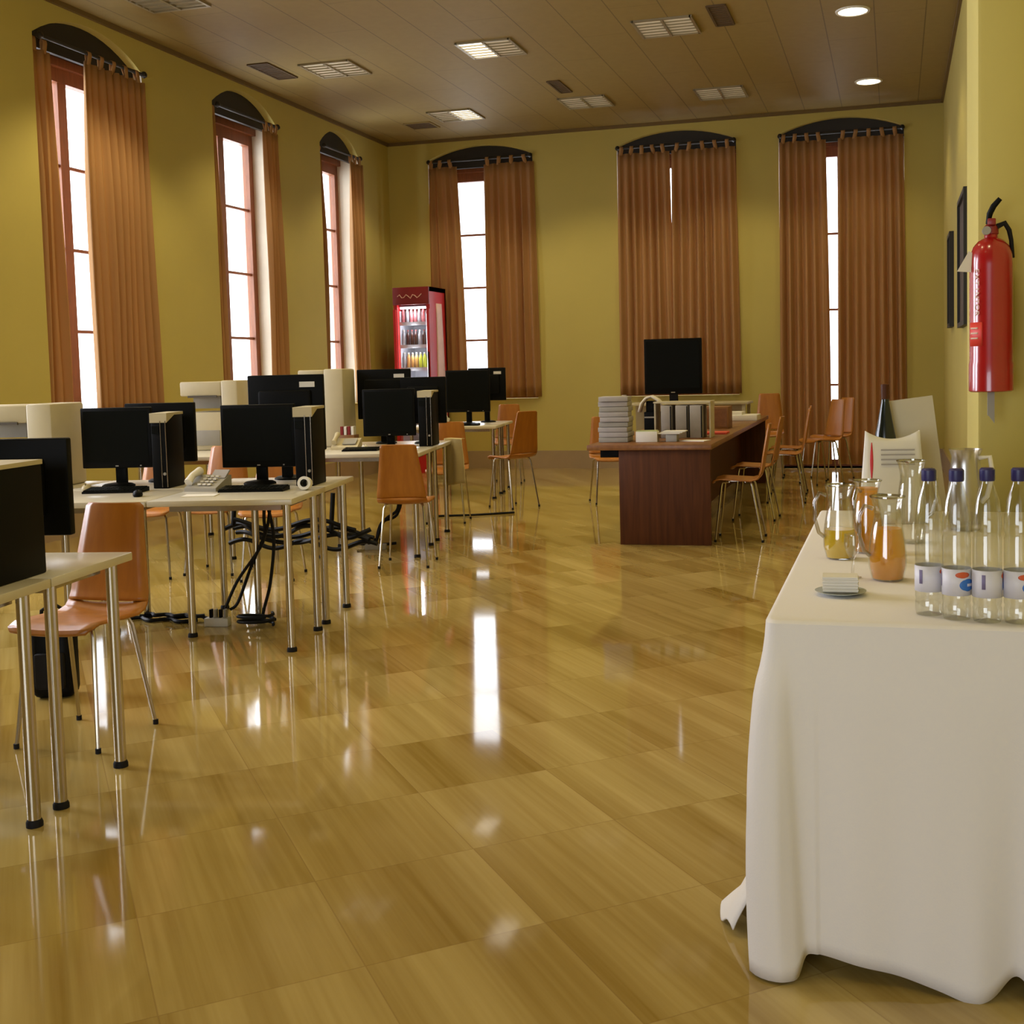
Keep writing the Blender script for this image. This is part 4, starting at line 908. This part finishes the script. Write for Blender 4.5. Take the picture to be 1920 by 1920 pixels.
def pitcher(label, x, y, rz, h, r, jh, jm):
    t = thing('glass_pitcher', label, 'pitcher', (x, y, TT), rz, 'glass pitchers')
    P = [(.72, 0), (.85, .02), (1.0, .16), (1.02, .28), (.95, .45), (.80, .64), (.70, .78), (.72, .86), (.84, .96), (.92, 1.0)]
    b = MB(); pr = [(a*r, z_*h) for a, z_ in P]; th_ = .0025
    b.lathe([(.001, .001)]+pr+[((a*r-th_), z_*h) for a, z_ in reversed(P[1:])]+[(.001, .02*h+.004)], 28, cap=False); b.build('glass_body', M['glass'], t)
    b = MB(); b.lathe([(pr[-1][0]-.002, h-.003), (pr[-1][0]+.001, h-.001), (pr[-1][0]+.001, h+.002), (pr[-1][0]-.002, h+.002), (pr[-1][0]-.002, h-.003)], 28, cap=False)
    b.prism([(-.014, pr[-1][0]*.9), (0, pr[-1][0]+.020), (.014, pr[-1][0]*.9)], 2, h-.004, h+.002); b.build('rim', M['rimglass'], t)
    b = MB(); b.tube([(-r*.80, 0, h*.86), (-r*1.25, 0, h*.90), (-r*1.55, 0, h*.78), (-r*1.55, 0, h*.55), (-r*1.30, 0, h*.36), (-r*.98, 0, h*.30)], .0055, 10); b.build('handle', M['rimglass'], t)
    if jh:
        b = MB(); jp = []
        for k in range(9):
            zz = .02+(jh-.02)*k/8
            for (a0, z0), (a1, z1) in zip(P, P[1:]):
                if z0 <= zz <= z1: jp.append(((a0+(a1-a0)*(zz-z0)/(z1-z0))*r-th_-.0008, zz*h)); break
        b.lathe(jp, 28); b.build('juice', M[jm], t)
    return t
M['rimglass'] = clear('thick_glass_edge', (.70, .66, .55, 1), .22, .05)
pitcher('glass pitcher with orange juice nearest the water bottles', -.020, 2.985, 20, .207, .046, .62, 'orange')
pitcher('glass pitcher with yellow juice at the left edge of the table', -.150, 3.30, 15, .204, .044, .40, 'yellow')
pitcher('glass pitcher with orange juice behind the yellow one', -.078, 3.42, 60, .205, .044, .90, 'orange')
pitcher('empty tall glass pitcher in front of the paper bag', .045, 3.62, 175, .245, .046, 0, None)
t = thing('white_jug', 'cloudy white jug behind the bottles against the wall', 'jug', (.215, 3.92, TT), 160)
b = MB(); b.lathe([(.044, 0), (.052, .03), (.054, .13), (.046, .20), (.043, .235), (.052, .258), (.048, .258), (.040, .235), (.043, .20), (.050, .13), (.045, .02), (.001, .015)], 28); b.build('jug_body', M['frost'], t)
b = MB(); b.tube([(-.043, 0, .23), (-.076, 0, .235), (-.085, 0, .18), (-.068, 0, .11), (-.050, 0, .09)], .008, 8); b.build('handle', M['paper'], t)
# paper napkins on a plate
t = thing('plate', 'round grey plate under the napkins near the front of the table', 'plate', (-.125, 2.775, TT), 0)
b = MB(); b.lathe([(.030, 0), (.034, .002), (.057, .008), (.059, .010), (.034, .005), (.001, .004)], 36); b.build('dish', M['plate'], t)
b = MB()
for k in range(10): b.box((.001*math.sin(k*2), .001*math.cos(k*3), .0115+k*.0035), (.080, .060, .003))
o = b.build('napkin_stack', M['paper'], smooth=False); o.location = (-.125, 2.775, TT+.0005); o.rotation_euler = (0, 0, R(2)); tag(o, 'small stack of white paper napkins on the grey plate', 'napkins')
# drinking glass on a stem near the yellow pitcher
t = thing('stem_glass', 'small clear stem glass behind the napkins', 'glass', (-.105, 3.0, TT), 0)
b = MB(); b.lathe([(.022, 0), (.022, .002), (.004, .006), (.0035, .045), (.014, .060), (.021, .080), (.020, .110), (.018, .110), (.019, .080), (.012, .062), (.001, .055)], 20); b.build('goblet', M['glass'], t)
# paper bag with a curved top edge
t = thing('paper_bag', 'white paper bag with red mark and printed lines', 'bag', (-.010, 4.10, TT), 6)
def bag(u, v):
    w_ = .108-.020*v; x_ = (u-.5)*2*w_; z_ = .30*v+(.028*(2*u-1)**2-.02 if v > .99 else 0)*1.0
    return Vector((x_, -.055+.045*v-.010*math.cos((2*u-1)*PI/2)*(1-v), z_))
b = MB(); b.grid(bag, 12, 10); b.grid(lambda u, v: Vector((bag(u, v).x, .055-.045*v, bag(u, v).z)), 12, 10)
for u_ in (0, 1): b.grid(lambda u, v: Vector((bag(u_, v).x, bag(u_, v).y*(1-u)+(.055-.045*v)*u, bag(u_, v).z)), 3, 10)
b.build('bag_body', M['paper'], t, solid=.002)
b = MB(); b.grid(lambda u, v: bag(.115+.055*(u-.5)*math.sin(.3+v*2.6)+.02*(1-v), .50+.40*v)+Vector((0, -.003, 0)), 3, 8); b.build('red_mark', M['red_cab'], t, solid=.001)
b = MB()
for k in range(4): b.box((.015, -.027-.0012*k*2, .245-.016*k), (.11, .002, .005))
b.build('printed_line', M['paper_grey'], t, smooth=False)
# tall dark bottle and cream board behind the bag
t = thing('dark_bottle', 'tall dark bottle standing behind the white paper bag', 'bottle', (-.034, 4.27, TT), 0)
b = MB(); b.lathe([(.040, 0), (.042, .006), (.042, .20), (.036, .28), (.026, .33), (.014, .40), (.012, .435), (.014, .438), (.014, .450)], 24); b.build('glass_body', M['darkglass'], t)
b = MB(); b.lathe([(.0135, .41), (.0145, .43), (.0145, .462), (.001, .464)], 16); b.build('foil_cap', M['walnut'], t)
t = thing('cream_board', 'cream cardboard sheet propped upright behind the paper bag', 'board', (.100, 4.33, TT), 0)
b = MB(); b.box((0, .0, .208), (.155, .012, .41), mtx=Matrix.Rotation(R(-7), 4, 'Y')); b.build('sheet', M['linen_board'] if 'linen_board' in M else M['cream'], t, smooth=False)
bpy.context.view_layer.update()
